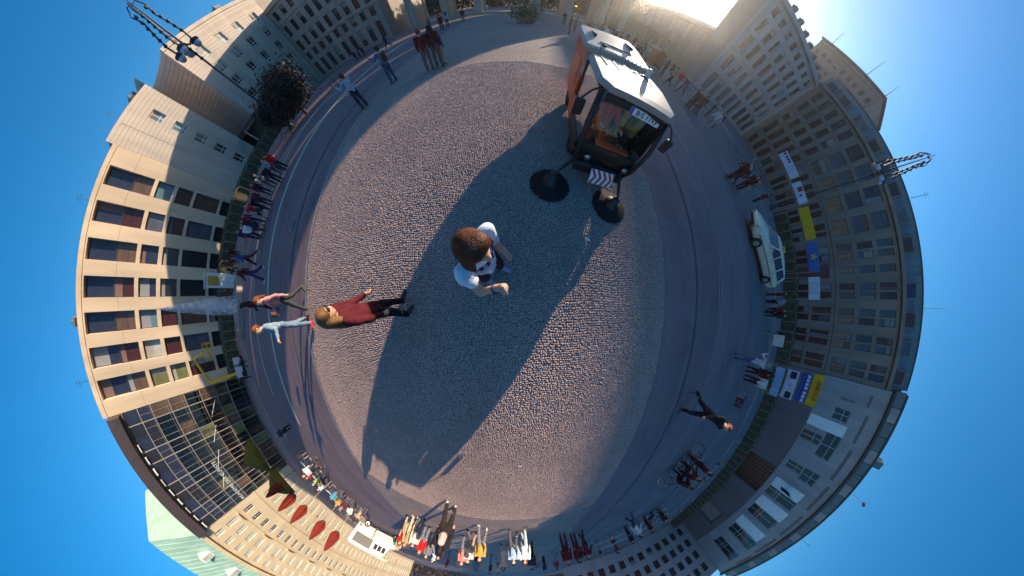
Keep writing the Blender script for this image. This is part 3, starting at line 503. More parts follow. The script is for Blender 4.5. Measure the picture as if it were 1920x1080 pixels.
# ------------------------------------------------------------------ figures: signed-distance limbs blended into one skin, clothes as their own shells
def caps(P, a, b, ra, rb, s=None):
    a, b = np.asarray(a, np.float32), np.asarray(b, np.float32)
    if s is not None: s = np.asarray(s, np.float32); P = P*s; a = a*s; b = b*s
    ab = b-a; L2 = float(ab@ab)+1e-9; q = P-a; t = np.clip((q@ab)/L2, 0, 1); d = q-t[..., None]*ab
    return np.sqrt((d*d).sum(-1))-(ra+(rb-ra)*t)
def sdf_mesh(prims, res, k=0.03, cut=None):
    """prims: (a,b,ra,rb[,scale]); naive surface nets"""
    pts = np.array([c for p in prims for c in ((np.array(p[0])-p[2]*1.1), (np.array(p[0])+p[2]*1.1), (np.array(p[1])-p[3]*1.1), (np.array(p[1])+p[3]*1.1))]); lo = pts.min(0)-3*res; hi = pts.max(0)+3*res
    n = np.ceil((hi-lo)/res).astype(int)+1; ax = [lo[i]+np.arange(n[i])*res for i in range(3)]
    D = np.full(n, 9.0, np.float32)
    for p in prims:                                             # each limb only in its own box
        r = max(p[2], p[3])*1.25+k+2*res; a, b = np.minimum(p[0], p[1])-r, np.maximum(p[0], p[1])+r
        i0 = np.clip(((a-lo)/res).astype(int), 0, n-1); i1 = np.clip(((b-lo)/res).astype(int)+2, 1, n); sl = tuple(slice(i0[i], i1[i]) for i in range(3))
        P = np.stack(np.meshgrid(*[ax[i][sl[i]] for i in range(3)], indexing='ij'), -1).astype(np.float32)
        d = caps(P, p[0], p[1], p[2], p[3], p[4] if len(p) > 4 else None); o = D[sl]; kk = p[5] if len(p) > 5 else k; h = np.clip(kk-np.abs(d-o), 0, None)/kk
        D[sl] = np.minimum(d, o)-h*h*kk*0.25
    if cut is not None:
        P = np.stack(np.meshgrid(*ax, indexing='ij'), -1); D = np.maximum(D, cut(P).astype(np.float32))
    S = D < 0; c = [S[i:n[0]-1+i, j:n[1]-1+j, l:n[2]-1+l] for i in (0, 1) for j in (0, 1) for l in (0, 1)]; cnt = sum(x.astype(np.int8) for x in c)
    I = np.argwhere((cnt > 0) & (cnt < 8)); vid = np.full(n-1, -1, np.int64); vid[tuple(I.T)] = np.arange(len(I))
    acc = np.zeros((len(I), 3)); num = np.zeros(len(I)); co = [(i, j, l) for i in (0, 1) for j in (0, 1) for l in (0, 1)]
    for a in range(8):
        for b in range(a+1, 8):
            if sum(abs(np.array(co[a])-co[b])) != 1: continue
            da = D[tuple((I+co[a]).T)]; db = D[tuple((I+co[b]).T)]; m = (da < 0) != (db < 0); t = da[m]/(da[m]-db[m])
            acc[m] += np.array(co[a])+t[:, None]*(np.array(co[b])-np.array(co[a])); num[m] += 1
    V = lo+(I+acc/num[:, None])*res; F = []
    for d in range(3):
        e = np.zeros(3, int); e[d] = 1; u, v = np.eye(3, dtype=int)[(d+1) % 3], np.eye(3, dtype=int)[(d+2) % 3]
        A = S[:n[0]-e[0], :n[1]-e[1], :n[2]-e[2]]; B = S[e[0]:, e[1]:, e[2]:]; J = np.argwhere(A != B); J = J[(J[:, (d+1) % 3] > 0) & (J[:, (d+2) % 3] > 0) & (J[:, (d+1) % 3] < n[(d+1) % 3]-1) & (J[:, (d+2) % 3] < n[(d+2) % 3]-1)]
        q = np.stack([vid[tuple((J-u-v).T)], vid[tuple((J-v).T)], vid[tuple(J.T)], vid[tuple((J-u).T)]], 1); fl = ~A[tuple(J.T)]; q[fl] = q[fl][:, ::-1]; F.append(q[(q >= 0).all(1)])
    return V, np.concatenate(F)
def rotx(v, a, c): y, z = v[1]-c[1], v[2]-c[2]; return np.array([v[0], c[1]+y*math.cos(a)-z*math.sin(a), c[2]+y*math.sin(a)+z*math.cos(a)])
def skeleton(hipL=0, hipR=0, kneeL=4, kneeR=4, shL=0, shR=0, abL=8, abR=8, elL=12, elR=12, lean=0, head=0, spread=4, over=None):
    """faces +Y, 1.70 m; angles in degrees, forward positive"""
    R = math.radians; J = {'pel': np.array([0, 0, .93])}
    for s, n, h, k in ((-1, 'L', hipL, kneeL), (1, 'R', hipR, kneeR)):
        hip = np.array([s*.085, 0, .90]); d = np.array([s*math.sin(R(spread)), math.sin(R(h)), -math.cos(R(h))]); kn = hip+.42*d/np.linalg.norm(d)
        a = R(h-k); an = kn+.41*np.array([s*0.02, math.sin(a), -math.cos(a)]); f = R(max(-60, min(25, (h-k)*0.8))); toe = an+np.array([s*.02, .16*math.cos(f)+.04*math.sin(f), -.045+.15*math.sin(f)])
        J['hip'+n], J['kn'+n], J['an'+n], J['toe'+n] = hip, kn, an, toe; J['heel'+n] = an+np.array([0, -.035, -.05])
    up = {'waist': (0, -.005, 1.08), 'chest': (0, 0, 1.28), 'neck': (0, -.01, 1.44), 'hd': (0, .012, 1.575)}
    for s, n, sw, ab, el in ((-1, 'L', shL, abL, elL), (1, 'R', shR, abR, elR)):
        sh = np.array([s*.185, 0, 1.385]); d = np.array([s*math.sin(R(ab)), math.sin(R(sw))*math.cos(R(ab)), -math.cos(R(sw))*math.cos(R(ab))]); e = sh+.28*d
        f = R(sw+el); d2 = np.array([s*math.sin(R(ab*0.4)), math.sin(f), -math.cos(f)]); wr = e+.25*d2/np.linalg.norm(d2); ha = wr+.085*d2/np.linalg.norm(d2)
        up.update({'sh'+n: sh, 'el'+n: e, 'wr'+n: wr, 'ha'+n: ha})
    for kk, v in up.items(): J[kk] = rotx(np.array(v, float), -R(lean), J['pel'])
    J['hd'] = rotx(J['hd'], -R(head), J['neck'])
    if over: J.update({kk: np.array(v, float) for kk, v in over.items()})
    low = min(J['heelL'][2], J['heelR'][2], J['toeL'][2], J['toeR'][2])-.032
    for kk in J: J[kk] = J[kk]-np.array([0, 0, low])
    return J
FLAT = (1, 1.32, 1)
def fingers(J, n, curl=0.5, fine=True):
    w_, h = J['wr'+n], J['ha'+n]; d = (h-w_)/np.linalg.norm(h-w_); s = -1 if n == 'L' else 1
    side = np.array([0., 1, 0]); side = side-d*(side@d)
    if np.linalg.norm(side) < .2: side = np.array([1., 0, 0])-d*d[0]
    side /= np.linalg.norm(side); nrm = np.cross(d, side)*(-s); P = []
    for i, l in enumerate((.066, .075, .07, .055)):
        b = h+side*(.028-.019*i); m_ = b+d*l*.55*math.cos(curl*.5)-nrm*l*.5*math.sin(curl*.5)*-1; e = m_+d*l*.5*math.cos(curl*1.6)+nrm*l*.5*math.sin(curl*1.6)
        P += [(b-d*.01, m_, .0095, .0088, None, .004), (m_, e, .0088, .0075, None, .004)]
    tb = w_+d*.035+side*.022; tm = tb+side*.028+d*.03+nrm*.008; P += [(tb, tm, .013, .011, None, .006), (tm, tm+d*.028+nrm*.012, .011, .009, None, .005)]
    return P
def body_prims(J, fine=True, curl=0.5, female=False):
    P = [(J['pel'], J['waist'], .128, .112, FLAT), (J['waist'], J['chest'], .112, .128, FLAT), (J['chest'], J['neck']*.7+J['chest']*.3, .125, .07, FLAT), (J['shL'], J['shR'], .055, .055), (J['neck']-np.array([0, 0, .03]), J['hd'], .052, .05)]
    hd = J['hd']; f = np.array([0, 1., 0]); u = np.array([0, 0, 1.])
    P += [(hd-.005*f+u*.03, hd-.012*f+u*.035, .094, .094, (1.16, 1.0, 1.0)), (hd+.03*f-u*.04, hd+.03*f-u*.01, .066, .078, (1.1, 1, 1)), (hd+.055*f-u*.07, hd+.05*f-u*.06, .03, .04)]
    P += [(hd+.098*f+u*.012, hd+.115*f-u*.02, .010, .014), (hd+f*.1-u*.048+np.array([-.018, 0, 0]), hd+f*.1-u*.048+np.array([.018, 0, 0]), .009, .009)]
    for s in (-1, 1): P.append((hd+np.array([s*.082, -.01, .02]), hd+np.array([s*.082, -.012, -.02]), .014, .01))
    for n in 'LR':
        P += [(J['hip'+n], J['kn'+n], .083, .056), (J['kn'+n], J['kn'+n]*.6+J['an'+n]*.4, .055, .056), (J['kn'+n]*.6+J['an'+n]*.4, J['an'+n], .056, .036), (J['an'+n], J['toe'+n], .038, .028), (J['an'+n], J['heel'+n], .036, .03)]
        P += [(J['sh'+n], J['el'+n], .052, .040), (J['el'+n], J['wr'+n], .040, .028), (J['wr'+n], J['ha'+n], .028, .036)]
        if fine: P += fingers(J, n, curl)
    return P
def garments(J, top='long', leg='trousers', hair='short', coat=False):
    out = {}; e = .016
    T = [(J['waist'] if not coat else J['pel']-np.array([0, 0, .08]), J['chest'], .128+e*(2 if coat else 1), .132+e, FLAT), (J['chest'], J['neck']*.55+J['chest']*.45, .13+e, .085, FLAT), (J['pel']-np.array([0, 0, .03]), J['waist'], .136+e, .118+e, FLAT), (J['shL'], J['shR'], .067, .067)]
    for n in 'LR':
        if top == 'long': T += [(J['sh'+n], J['el'+n], .066, .054), (J['el'+n], J['wr'+n]*.95+J['el'+n]*.05, .054, .043)]
        elif top == 'short': T += [(J['sh'+n], J['sh'+n]*.56+J['el'+n]*.44, .066, .06)]
    if top == 'dress': T += [(J['pel'], (J['knL']+J['knR'])/2+np.array([0, 0, .05]), .15, .23, (1, 1.1, 1))]
    out['top'] = T
    if leg == 'trousers': out['trousers'] = [(J['pel']+np.array([0, 0, .02]), J['pel']-np.array([0, 0, .05]), .142, .145, FLAT)]+[q for n in 'LR' for q in ((J['hip'+n], J['kn'+n], .098, .071), (J['kn'+n], J['an'+n]+np.array([0, 0, .02]), .069, .06))]
    elif leg == 'shorts': out['shorts'] = [(J['pel']+np.array([0, 0, .02]), J['pel']-np.array([0, 0, .05]), .142, .145, FLAT)]+[(J['hip'+n], J['kn'+n]*.75+J['hip'+n]*.25, .1, .085) for n in 'LR']
    elif leg == 'skirt': out['skirt'] = [(J['pel']+np.array([0, 0, .05]), (J['knL']+J['knR'])/2+np.array([0, 0, .08]), .14, .22, (1, 1.12, 1))]
    for n in 'LR': out['shoe'+n] = list(((J['an'+n]-np.array([0, 0, .012]), J['toe'+n]+np.array([0, .012, .004]), .047, .038), (J['an'+n], J['heel'+n]+np.array([0, 0, .003]), .044, .037)))
    hd = J['hd']; hh = [(hd+np.array([0, -.022, .042]), hd+np.array([0, -.012, .05]), .100, .096, (1.1, 1, 1)), (hd+np.array([0, -.06, .0]), hd+np.array([0, -.05, -.03]), .075, .06)]
    if hair == 'long': hh += [(hd+np.array([-.03, .035, .075]), hd+np.array([.04, .03, .075]), .062, .06)]
    if hair == 'long': hh += [(hd+np.array([s*.05, -.045, .02]), hd+np.array([s*.125, -.01, -.20]), .06, .042) for s in (-1, 1)]+[(hd+np.array([0, -.07, 0]), hd+np.array([0, -.12, -.26]), .085, .085)]
    if hair == 'pony': hh += [(hd+np.array([0, -.1, .03]), hd+np.array([0, -.14, -.18]), .035, .03)]
    out['hair'] = hh; return out
m_skin = mat('skin', (0.52, 0.30, 0.21), 0.55, 0.08, 12, 0.08, 40); m_skin2 = mat('skin_tan', (0.36, 0.19, 0.12), 0.55, 0.08, 12, 0.08, 40); m_eye = paint('eye_dark', (0.015, 0.012, 0.01), 0.2)
ARCH = {}
def arche(key, res=0.017, fine=True, curl=0.5, top='long', leg='trousers', hair='short', coat=False, **pose):
    J = skeleton(**pose); out = {}
    V, F = sdf_mesh(body_prims(J, fine, curl), res, 0.022); out['body'] = np_mesh('body', V, F, m_skin, True)
    for nm, pr in garments(J, top, leg, hair, coat).items():
        cut = None
        if nm[:4] == 'shoe': cut = lambda P: 0.004-P[..., 2]
        V, F = sdf_mesh(pr, res, 0.03, cut); V[:, :] += (0.004*np.sin(V[:, [2, 0, 1]]*55)+0.005*np.sin(V[:, [1, 2, 0]]*27+2*np.sin(V[:, [2, 0, 1]]*11)))*(nm in ('top', 'trousers', 'skirt')); out[nm] = np_mesh(nm, V, F, None, True)
    for s in (-1, 1): out['eye%d' % s] = MB().lathe([(0.002, -.011), (.007, -.005), (.0085, 0), (.007, .005), (.002, .011)], 8, tuple(J['hd']+np.array([s*.031, .083, .018]))).mesh('eye', m_eye, True)
    out['J'] = J; ARCH[key] = out; return out
HAIRC = {'brown': (0.07, 0.024, 0.012), 'black': (0.012, 0.01, 0.01), 'blond': (0.17, 0.085, 0.032), 'grey': (0.3, 0.28, 0.26), 'red': (0.16, 0.045, 0.015)}
def cmat(c): return cloth(c)
def person(arch, label, xy, face, h=1.7, top=(.1, .1, .1), leg=(.05, .05, .08), hair='brown', shoes=(.1, .1, .1), skin=m_skin, group='people on the square', z=0.0, pack=None):
    """face: heading in degrees, 0 = +X of the square, 90 = towards the gate"""
    A = ARCH[arch]; s = h/1.70
    r = thing('person', label, 'person', (xy[0], xy[1], z), math.radians(face-90), group); r.scale = (s, s, s)
    for nm, me in A.items():
        if nm == 'J': continue
        o = obj(nm.rstrip('LR-1') if nm[:3] in ('sho', 'eye') else nm, me, r)
        if nm[:3] == 'eye': continue
        m = {'body': skin, 'top': None, 'trousers': None, 'hair': None}.get(nm, None)
        if nm == 'top': m = cmat(top)
        elif nm in ('trousers', 'skirt', 'shorts'): m = cmat(leg)
        elif nm[:4] == 'shoe': m = cmat(shoes)
        elif nm == 'hair': m = mat('hair_'+hair, HAIRC[hair], 0.6, 0.35, 30, 0.5, 90, spec=.25)
        if not o.data.materials: o.data.materials.append(m)
        o.material_slots[0].link = 'OBJECT'; o.material_slots[0].material = m
    if pack is not None:
        key = 'pack'
        if key not in ARCH:
            V, F = sdf_mesh([((0, -.19, 1.12), (0, -.2, 1.32), .12, .10, (1, 1.25, 1)), ((0, -.26, 1.1), (0, -.26, 1.2), .07, .07)], .016, .03); ARCH[key] = {'m': np_mesh('backpack', V, F, None, True)}
        o = obj('backpack', ARCH[key]['m'], r)
        if not o.data.materials: o.data.materials.append(cmat(pack))
        o.material_slots[0].link = 'OBJECT'; o.material_slots[0].material = cmat(pack)
    return r
def PP(arch, label, feet, head, face, D=None, **kw):
    """stand a figure on the ground where its feet are; its height from where its head is"""
    xy = AZ(*feet, D) if D else G(*feet); d = math.hypot(*xy)
    h = kw.pop('h', None) or max(1.56, min(1.88, ZAT(*head, d)))
    return person(arch, label, xy, face, h=h, **kw)
arche('stand', shL=4, shR=-3, elL=15, elR=20, hipL=2, hipR=-2)
arche('stand_f', top='long', hair='long', shL=10, shR=4, elL=40, elR=15, hipL=4, hipR=-3)
arche('photo', shL=45, shR=50, elL=85, elR=80, abL=14, abR=14, hair='short', head=5)
arche('walk', hipL=26, hipR=-20, kneeL=8, kneeR=22, shL=-24, shR=26, elL=18, elR=30, lean=3)
arche('walk_f', hipL=-22, hipR=24, kneeL=26, kneeR=6, shL=22, shR=-18, elL=24, elR=18, lean=3, hair='long')
arche('walk_coat', hipL=22, hipR=-18, kneeL=8, kneeR=24, shL=-14, shR=16, elL=30, elR=40, lean=4, hair='long', coat=True)
arche('skirt', top='short', leg='skirt', hair='long', hipL=12, hipR=-12, kneeL=6, kneeR=16, shL=-12, shR=12)
arche('shorts', top='short', leg='shorts', hipL=18, hipR=-14, kneeL=8, kneeR=20, shL=-12, shR=14, elL=20, elR=25)
arche('sit', hipL=82, hipR=86, kneeL=85, kneeR=80, shL=30, shR=25, elL=50, elR=60, lean=-3)
arche('cyclist', hipL=80, hipR=45, kneeL=80, kneeR=50, shL=62, shR=62, elL=18, elR=18, lean=24, abL=12, abR=12)
# ------------------------------------------------------------------ street sweeper
p_or = paint('sweeper_orange', (0.62, 0.085, 0.01), 0.35); p_wh = mat('sweeper_white', (0.33, 0.295, 0.25), 0.55, 0.10, 6, 0.06, 25); p_dk = mat('black_plastic', (0.022, 0.018, 0.018), 0.5, 0.2, 10); p_gr = mat('grey_panel', (0.34, 0.33, 0.34), 0.5, 0.12, 5); p_red = paint('signal_red', (0.62, 0.03, 0.012)); p_tyre = mat('tyre_rubber', (0.02, 0.018, 0.018), 0.85, 0.2, 20, 0.3, 60); p_chr = mat('bare_metal', (0.5, 0.48, 0.45), 0.3, 0.1, 8, metal=0.9)
c_glass = clear_glass('cab_glass', (0.93, 0.92, 0.93))
sw = thing('street_sweeper', 'orange compact street sweeper with cream roof and two round brushes', 'sweeper', (1.72, 2.5, 0), math.radians(-8.5))
def part(mb, name, m, parent=None, smooth=False): return mb.build(name, m, parent or sw, smooth)
# local: y grows to the rear, x to the right of the picture
part(MB().box(-.46, .46, .1, 3.7, .26, .46, .03), 'chassis', p_dk)
# hopper: orange flanks, grey front, cream lid with lip
hop = part(MB().loft([[(-.60, y, z0), (.64, y, z0), (.64, y, z1), (-.60, y, z1)] for y, z0, z1 in ((1.74, .62, 1.76), (2.0, .5, 1.79), (3.3, .5, 1.93), (3.78, .72, 1.97))]), 'hopper', p_or)
part(MB().box(-.60, .60, 1.70, 1.738, .66, 1.72, .01), 'front_panel', p_gr, hop)
lid = part(MB().loft([[(-w_, y, z), (-w_+.05, y, z+.06), (w_-.05, y, z+.06), (w_, y, z), (w_-.02, y, z-.05), (-w_+.02, y, z-.05)] for y, z, w_ in ((1.62, 1.80, .60), (1.78, 1.83, .69), (3.2, 1.97, .70), (3.72, 2.01, .66), (3.86, 2.0, .55))]), 'lid', p_wh, hop)
part(MB().box(-.35, .35, 2.2, 2.22, 1.925, 1.95), 'lid_seam', p_dk, lid); part(MB().box(-.42, -.40, 2.5, 3.2, 1.975, 2.05), 'lid_rib', p_dk, lid); part(MB().box(.40, .42, 2.5, 3.2, 1.975, 2.05), 'lid_rib', p_dk, lid)
for k in range(12): part(MB().box(-.5+k*.085, -.46+k*.085, 1.66, 1.72, 1.865, 1.885), 'grille_slot', p_dk, lid)
part(MB().lathe([(.05, 0), (.05, .035), (.02, .04)], 10, (-.3, 1.95, 1.91)), 'cap', p_dk, lid)
for x in (-.615, .642): part(MB().box(x, x+.013, 2.1, 3.2, .9, 1.5, .004), 'side_hatch', p_or, hop)
part(MB().box(-.635, -.602, 2.35, 2.5, 1.1, 1.16), 'latch', p_chr, hop); part(MB().box(-.65, -.56, 1.45, 1.72, .55, 1.3, .02), 'side_fender', p_or)
# cab roof, pillars, glazing
roof = part(MB().loft([[(-w_, y, z), (-w_+.07, y, z+.07), (w_-.07, y, z+.07), (w_, y, z), (w_-.04, y, z-.02), (-w_+.04, y, z-.02)] for y, z, w_ in ((-.14, 1.67, .52), (.04, 1.69, .66), (.7, 1.73, .67), (1.4, 1.73, .62), (1.5, 1.71, .55))]), 'cab_roof', p_wh)
for x in (-.42, -.22, 0, .2, .4): part(MB().box(x-.011, x+.011, .76, 1.34, 1.795, 1.812), 'roof_slot', p_dk, roof)
for x in (-.56, .56): part(MB().tube([(x*.98, -.02, 1.63), (x*1.04, -.20, 1.1), (x*1.0, -.26, .62), (x*.9, -.22, .45)], .042, 8), 'front_pillar', p_dk, smooth=True); part(MB().tube([(x*1.04, 1.38, 1.66), (x*1.04, 1.42, .5)], .035, 8), 'rear_pillar', p_dk); part(MB().tube([(x*1.05, -.2, .62), (x*1.08, 1.42, .55)], .03, 8), 'sill', p_dk)
def arc(z, bow, y0, w_): return [(w_*math.sin(t), y0-bow*math.cos(t*1.35), z) for t in np.linspace(-1.05, 1.05, 9)]
ws = MB(); secs = [arc(.48, .10, -.14, .60), arc(.75, .12, -.17, .63), arc(1.1, .12, -.12, .64), arc(1.45, .10, .0, .63), arc(1.62, .08, .04, .62)]
ws.add([p for q in secs for p in q], [(i*9+k, i*9+k+1, (i+1)*9+k+1, (i+1)*9+k) for i in range(4) for k in range(8)]); part(ws, 'windscreen', c_glass, smooth=True)
for x in (-.60, .60): part(MB().quad((x, -.12, .66), (x, 1.36, .6), (x*.98, 1.34, 1.64), (x*.98, 0.02, 1.62)), 'side_window', c_glass)
part(MB().box(-.54, .54, 1.43, 1.47, .5, 1.66), 'bulkhead', p_gr); part(MB().box(-.52, .52, -.14, 1.42, .40, .47), 'floor', p_dk); part(MB().box(-.5, .5, .1, 1.4, 1.60, 1.625), 'headliner', mat('headliner', (.5, .34, .36), .9))
part(MB().box(-.5, .5, -.19, -.02, .44, .80, .05), 'dashboard', p_dk)
whl = MB(); whl.tube([(.10+.17*math.cos(a), .14+.10*math.sin(a), .93+.14*math.sin(a)) for a in np.linspace(0, 2*math.pi, 21)], .014, 6, False); part(whl, 'steering_wheel', p_dk, smooth=True); part(MB().tube([(.1, .14, .93), (.1, -.08, .7)], .022, 8), 'steering_column', p_dk)
part(MB().box(-.52, .52, -.3, -.02, .24, .47, .05), 'front_cowl', p_dk); part(MB().box(-.30, .34, -.17, -.03, .80, .86, .02), 'orange_rag', p_or); part(MB().box(-.52, -.34, .9, 1.38, .6, 1.45, .05), 'hung_jacket', p_or); part(MB().box(.34, .5, .95, 1.4, .6, 1.35, .05), 'warning_vest', paint('vest_yellow', (.7, .45, .05)))
seat = part(MB().box(-.25, .27, .45, .98, .47, .72, .05), 'seat', p_dk); part(MB().box(-.23, .25, .95, 1.12, .7, 1.36, .05), 'backrest', p_dk, seat)
part(MB().box(-.5, -.28, .2, .5, .47, .75, .03), 'tool_box', p_or); part(MB().box(-.46, -.3, .55, .8, .47, .7, .03), 'bucket', p_red); part(MB().box(.3, .5, .1, .5, .47, .62, .03), 'grey_bag', p_gr)
for x in (-.62, .60): part(MB().box(x, x+.02, -.1, 1.4, .42, .74, .008), 'door_panel', p_dk)
part(MB().box(-.6, .6, 1.475, 1.70, .45, 1.5, .03), 'engine_housing', p_gr); part(MB().box(-.64, -.601, 1.1, 1.74, .45, .95, .01), 'side_skirt', p_or)
# number plate under the roof edge
pl = part(MB().box(-.26, .26, -.006, .006, -.056, .056, .004), 'number_plate', paint('plate_white', (.82, .82, .8))); pl.location = (.16, -.105, 1.545); pl.rotation_euler = (math.radians(-12), 0, math.radians(2))
part(MB().box(-.258, -.212, -.009, -.0055, -.053, .053), 'euro_band', paint('plate_blue', (.01, .08, .42)), pl)
ptx = text_mesh('B·S 1193', .105, p_dk, bold=.0016); tx = obj('plate_lettering', ptx, pl, (.02, -.0085, .001)); tx['kind'] = 'stuff'; tx.rotation_euler = (math.pi/2, 0, 0)
part(MB().box(-.48, .48, -.10, -.05, 1.50, 1.62, .02), 'roof_visor', p_dk)
# mirrors, beacon, lamps
for x, n_ in ((-.78, 1), (.80, -1)):
    mi = part(MB().box(x-.075, x+.075, -.12, -.04, 1.18, 1.44, .035), 'mirror', p_dk); part(MB().box(x-.058, x+.058, -.038, -.034, 1.2, 1.42), 'mirror_glass', g_grey, mi); part(MB().tube([(x, -.07, 1.44), (x*.85, -.03, 1.58), (x*.7, .02, 1.64)], .016, 6), 'mirror_arm', p_dk, mi)
bc = part(MB().lathe([(.055, 0), (.055, .04), (.05, .05), (.048, .15), (.03, .17)], 14, (.46, 1.28, 1.80)), 'beacon', paint('beacon_lens', (.75, .66, .5), .15), smooth=True); part(MB().tube([(.46, 1.28, 1.79), (.28, 1.1, 1.81), (.05, 1.05, 1.80)], .012, 6), 'beacon_cable', p_dk, bc)
for x in (-.36, .40): part(MB().lathe([(.02, -.02), (.055, -.015), (.06, .02)], 12, (x, -.29, .60), 'y'), 'headlamp', p_chr, smooth=True)
for x, y in ((-.47, .62), (.47, .62), (-.47, 3.0), (.47, 3.0)):
    wt = part(MB().lathe([(.20, -.085), (.29, -.085), (.32, -.05), (.32, .05), (.29, .085), (.20, .085)], 24, (x, y, .32), 'x'), 'wheel', p_tyre, smooth=True); part(MB().lathe([(.03, -.075), (.19, -.07), (.2, 0), (.19, .07), (.03, .075)], 16, (x, y, .32), 'x'), 'rim', p_gr, wt)
# brushes on arms, chevron board between them
def brush(cx, cy):
    b = thing('b', None, None); bpy.data.objects.remove(b)
    hub = part(MB().lathe([(.16, .10), (.17, .13), (.09, .17), (.07, .30), (.02, .31)], 18, (cx, cy, 0)), 'brush', p_dk, smooth=True)
    n = 3200; a = rng.uniform(0, 2*np.pi, n); r0 = rng.uniform(.06, .155, n); r1 = rng.uniform(.26, .41, n); da = rng.normal(0, .12, n); wv = .0035
    A = np.stack([cx+r0*np.cos(a), cy+r0*np.sin(a), np.full(n, .12)], 1); B = np.stack([cx+r1*np.cos(a+da), cy+r1*np.sin(a+da), rng.uniform(.004, .03, n)], 1); t = np.stack([-np.sin(a), np.cos(a), np.zeros(n)], 1)*wv
    V = np.stack([A-t, A+t, B+t, B-t], 1).reshape(-1, 3); F = np.arange(4*n).reshape(-1, 4); o = obj('bristles', np_mesh('bristles', V, F, mat('bristle', (.028, .013, .013), .8, .3, 20)), hub); o['kind'] = 'stuff'
    return hub
for cx, cy, sx_ in ((-.87, -.60, -.38), (.43, -.73, .30)):
    brush(cx, cy); part(MB().tube([(sx_, .05, .42), (sx_*1.3, -.22, .50), (cx, cy, .30)], [.035, .03, .028], 8), 'brush_arm', p_dk, smooth=True)
    part(MB().tube([(sx_*.9, .1, .5), (sx_*1.15, -.12, .62), (cx*.9, cy+.1, .38), (cx, cy, .28)], .012, 6), 'hydraulic_hose', p_dk, smooth=True)
bd = part(MB().box(-.24, .24, -.008, .008, -.13, .13), 'warning_board', paint('board_white', (.75, .74, .72))); bd.location = (.02, -.47, .40); bd.rotation_euler = (math.radians(-38), 0, math.radians(4))
for k in range(5):
    x = -.24+k*.11; part(MB().add([(x, -.0095, -.128), (min(x+.055, .238), -.0095, -.128), (min(x+.13, .238), -.0095, .0), (min(x+.075, .238), -.0095, .0), ], [(0, 1, 2, 3)]), 'red_stripe', p_red, bd); part(MB().add([(min(x+.075, .238), -.0095, .0), (min(x+.13, .238), -.0095, .0), (min(x+.055, .238), -.0095, .128), (x, -.0095, .128)], [(0, 1, 2, 3)]), 'red_stripe', p_red, bd)
part(MB().tube([(-.3, -.28, .42), (.3, -.28, .42)], .03, 8), 'bumper', p_dk); part(MB().tube([(0, -.28, .42), (.02, -.44, .42)], .025, 6), 'board_bracket', p_dk)
part(MB().box(-.3, .3, .2, .9, .08, .25, .03), 'suction_mouth', p_dk); part(MB().tube([(0, .9, .2), (0, 1.5, .3), (0, 1.8, .6)], .09, 10), 'suction_hose', p_dk)
# ------------------------------------------------------------------ vehicles, lamps, banners, planting
def bicycle_proto(col):
    b = thing('bicycle', 'bicycle', 'bicycle'); fm = paint('bike_%02x%02x' % (int(col[0]*255), int(col[2]*255)), col)
    for x in (-.52, .52):
        w_ = MB().tube([(x+.33*math.cos(a), 0, .34+.33*math.sin(a)) for a in np.linspace(0, 2*math.pi, 25)], .017, 6, False).build('wheel', p_tyre, b, True)
        rm = MB().tube([(x+.305*math.cos(a), 0, .34+.305*math.sin(a)) for a in np.linspace(0, 2*math.pi, 25)], .008, 4, False)
        for k in range(10): a = math.pi*k/10*2; rm.tube([(x, 0, .34), (x+.3*math.cos(a), 0, .34+.3*math.sin(a))], .003, 3)
        rm.build('rim', p_chr, w_)
    f = MB(); pts = dict(bb=(-.06, 0, .3), st=(-.16, 0, .78), hd=(.36, 0, .78), ra=(-.52, 0, .34), fa=(.52, 0, .34))
    for a, c in (('bb', 'st'), ('bb', 'hd'), ('st', 'hd'), ('ra', 'bb'), ('ra', 'st'), ('hd', 'fa')): f.tube([pts[a], pts[c]], .018, 6)
    f.build('frame', fm, b); MB().tube([(.36, 0, .78), (.33, 0, .98), (.33, 0, 1.0)], .014, 6).build('stem', p_chr, b)
    MB().tube([(.2, -.27, 1.0), (.36, -.2, 1.02), (.36, .2, 1.02), (.2, .27, 1.0)], .013, 6).build('handlebar', p_dk, b)
    MB().loft([[(x, -w_, z), (x, w_, z), (x, w_, z-.04), (x, -w_, z-.04)] for x, w_, z in ((-.32, .085, .93), (-.22, .08, .94), (-.06, .02, .93))]).build('saddle', p_dk, b); MB().tube([(-.16, 0, .78), (-.19, 0, .9)], .014, 6).build('seat_post', p_chr, b)
    MB().tube([(-.06, -.1, .3), (-.06, .1, .3)], .012, 6).tube([(-.06, .1, .3), (.05, .1, .18)], .01, 5).tube([(-.06, -.1, .3), (-.17, -.1, .42)], .01, 5).build('cranks', p_chr, b)
    return b
_bk = {}
def bicycle(label, xy, face, col=(.02, .02, .025), tilt=6, group='bicycles around the square'):
    k = tuple(col); r = bicycle_proto(col) if k not in _bk else copy_tree(_bk[k]); _bk.setdefault(k, r)
    tag(r, label, 'bicycle', group); r.location = (*xy, 0); r.rotation_euler = (math.radians(tilt), 0, math.radians(face)); return r
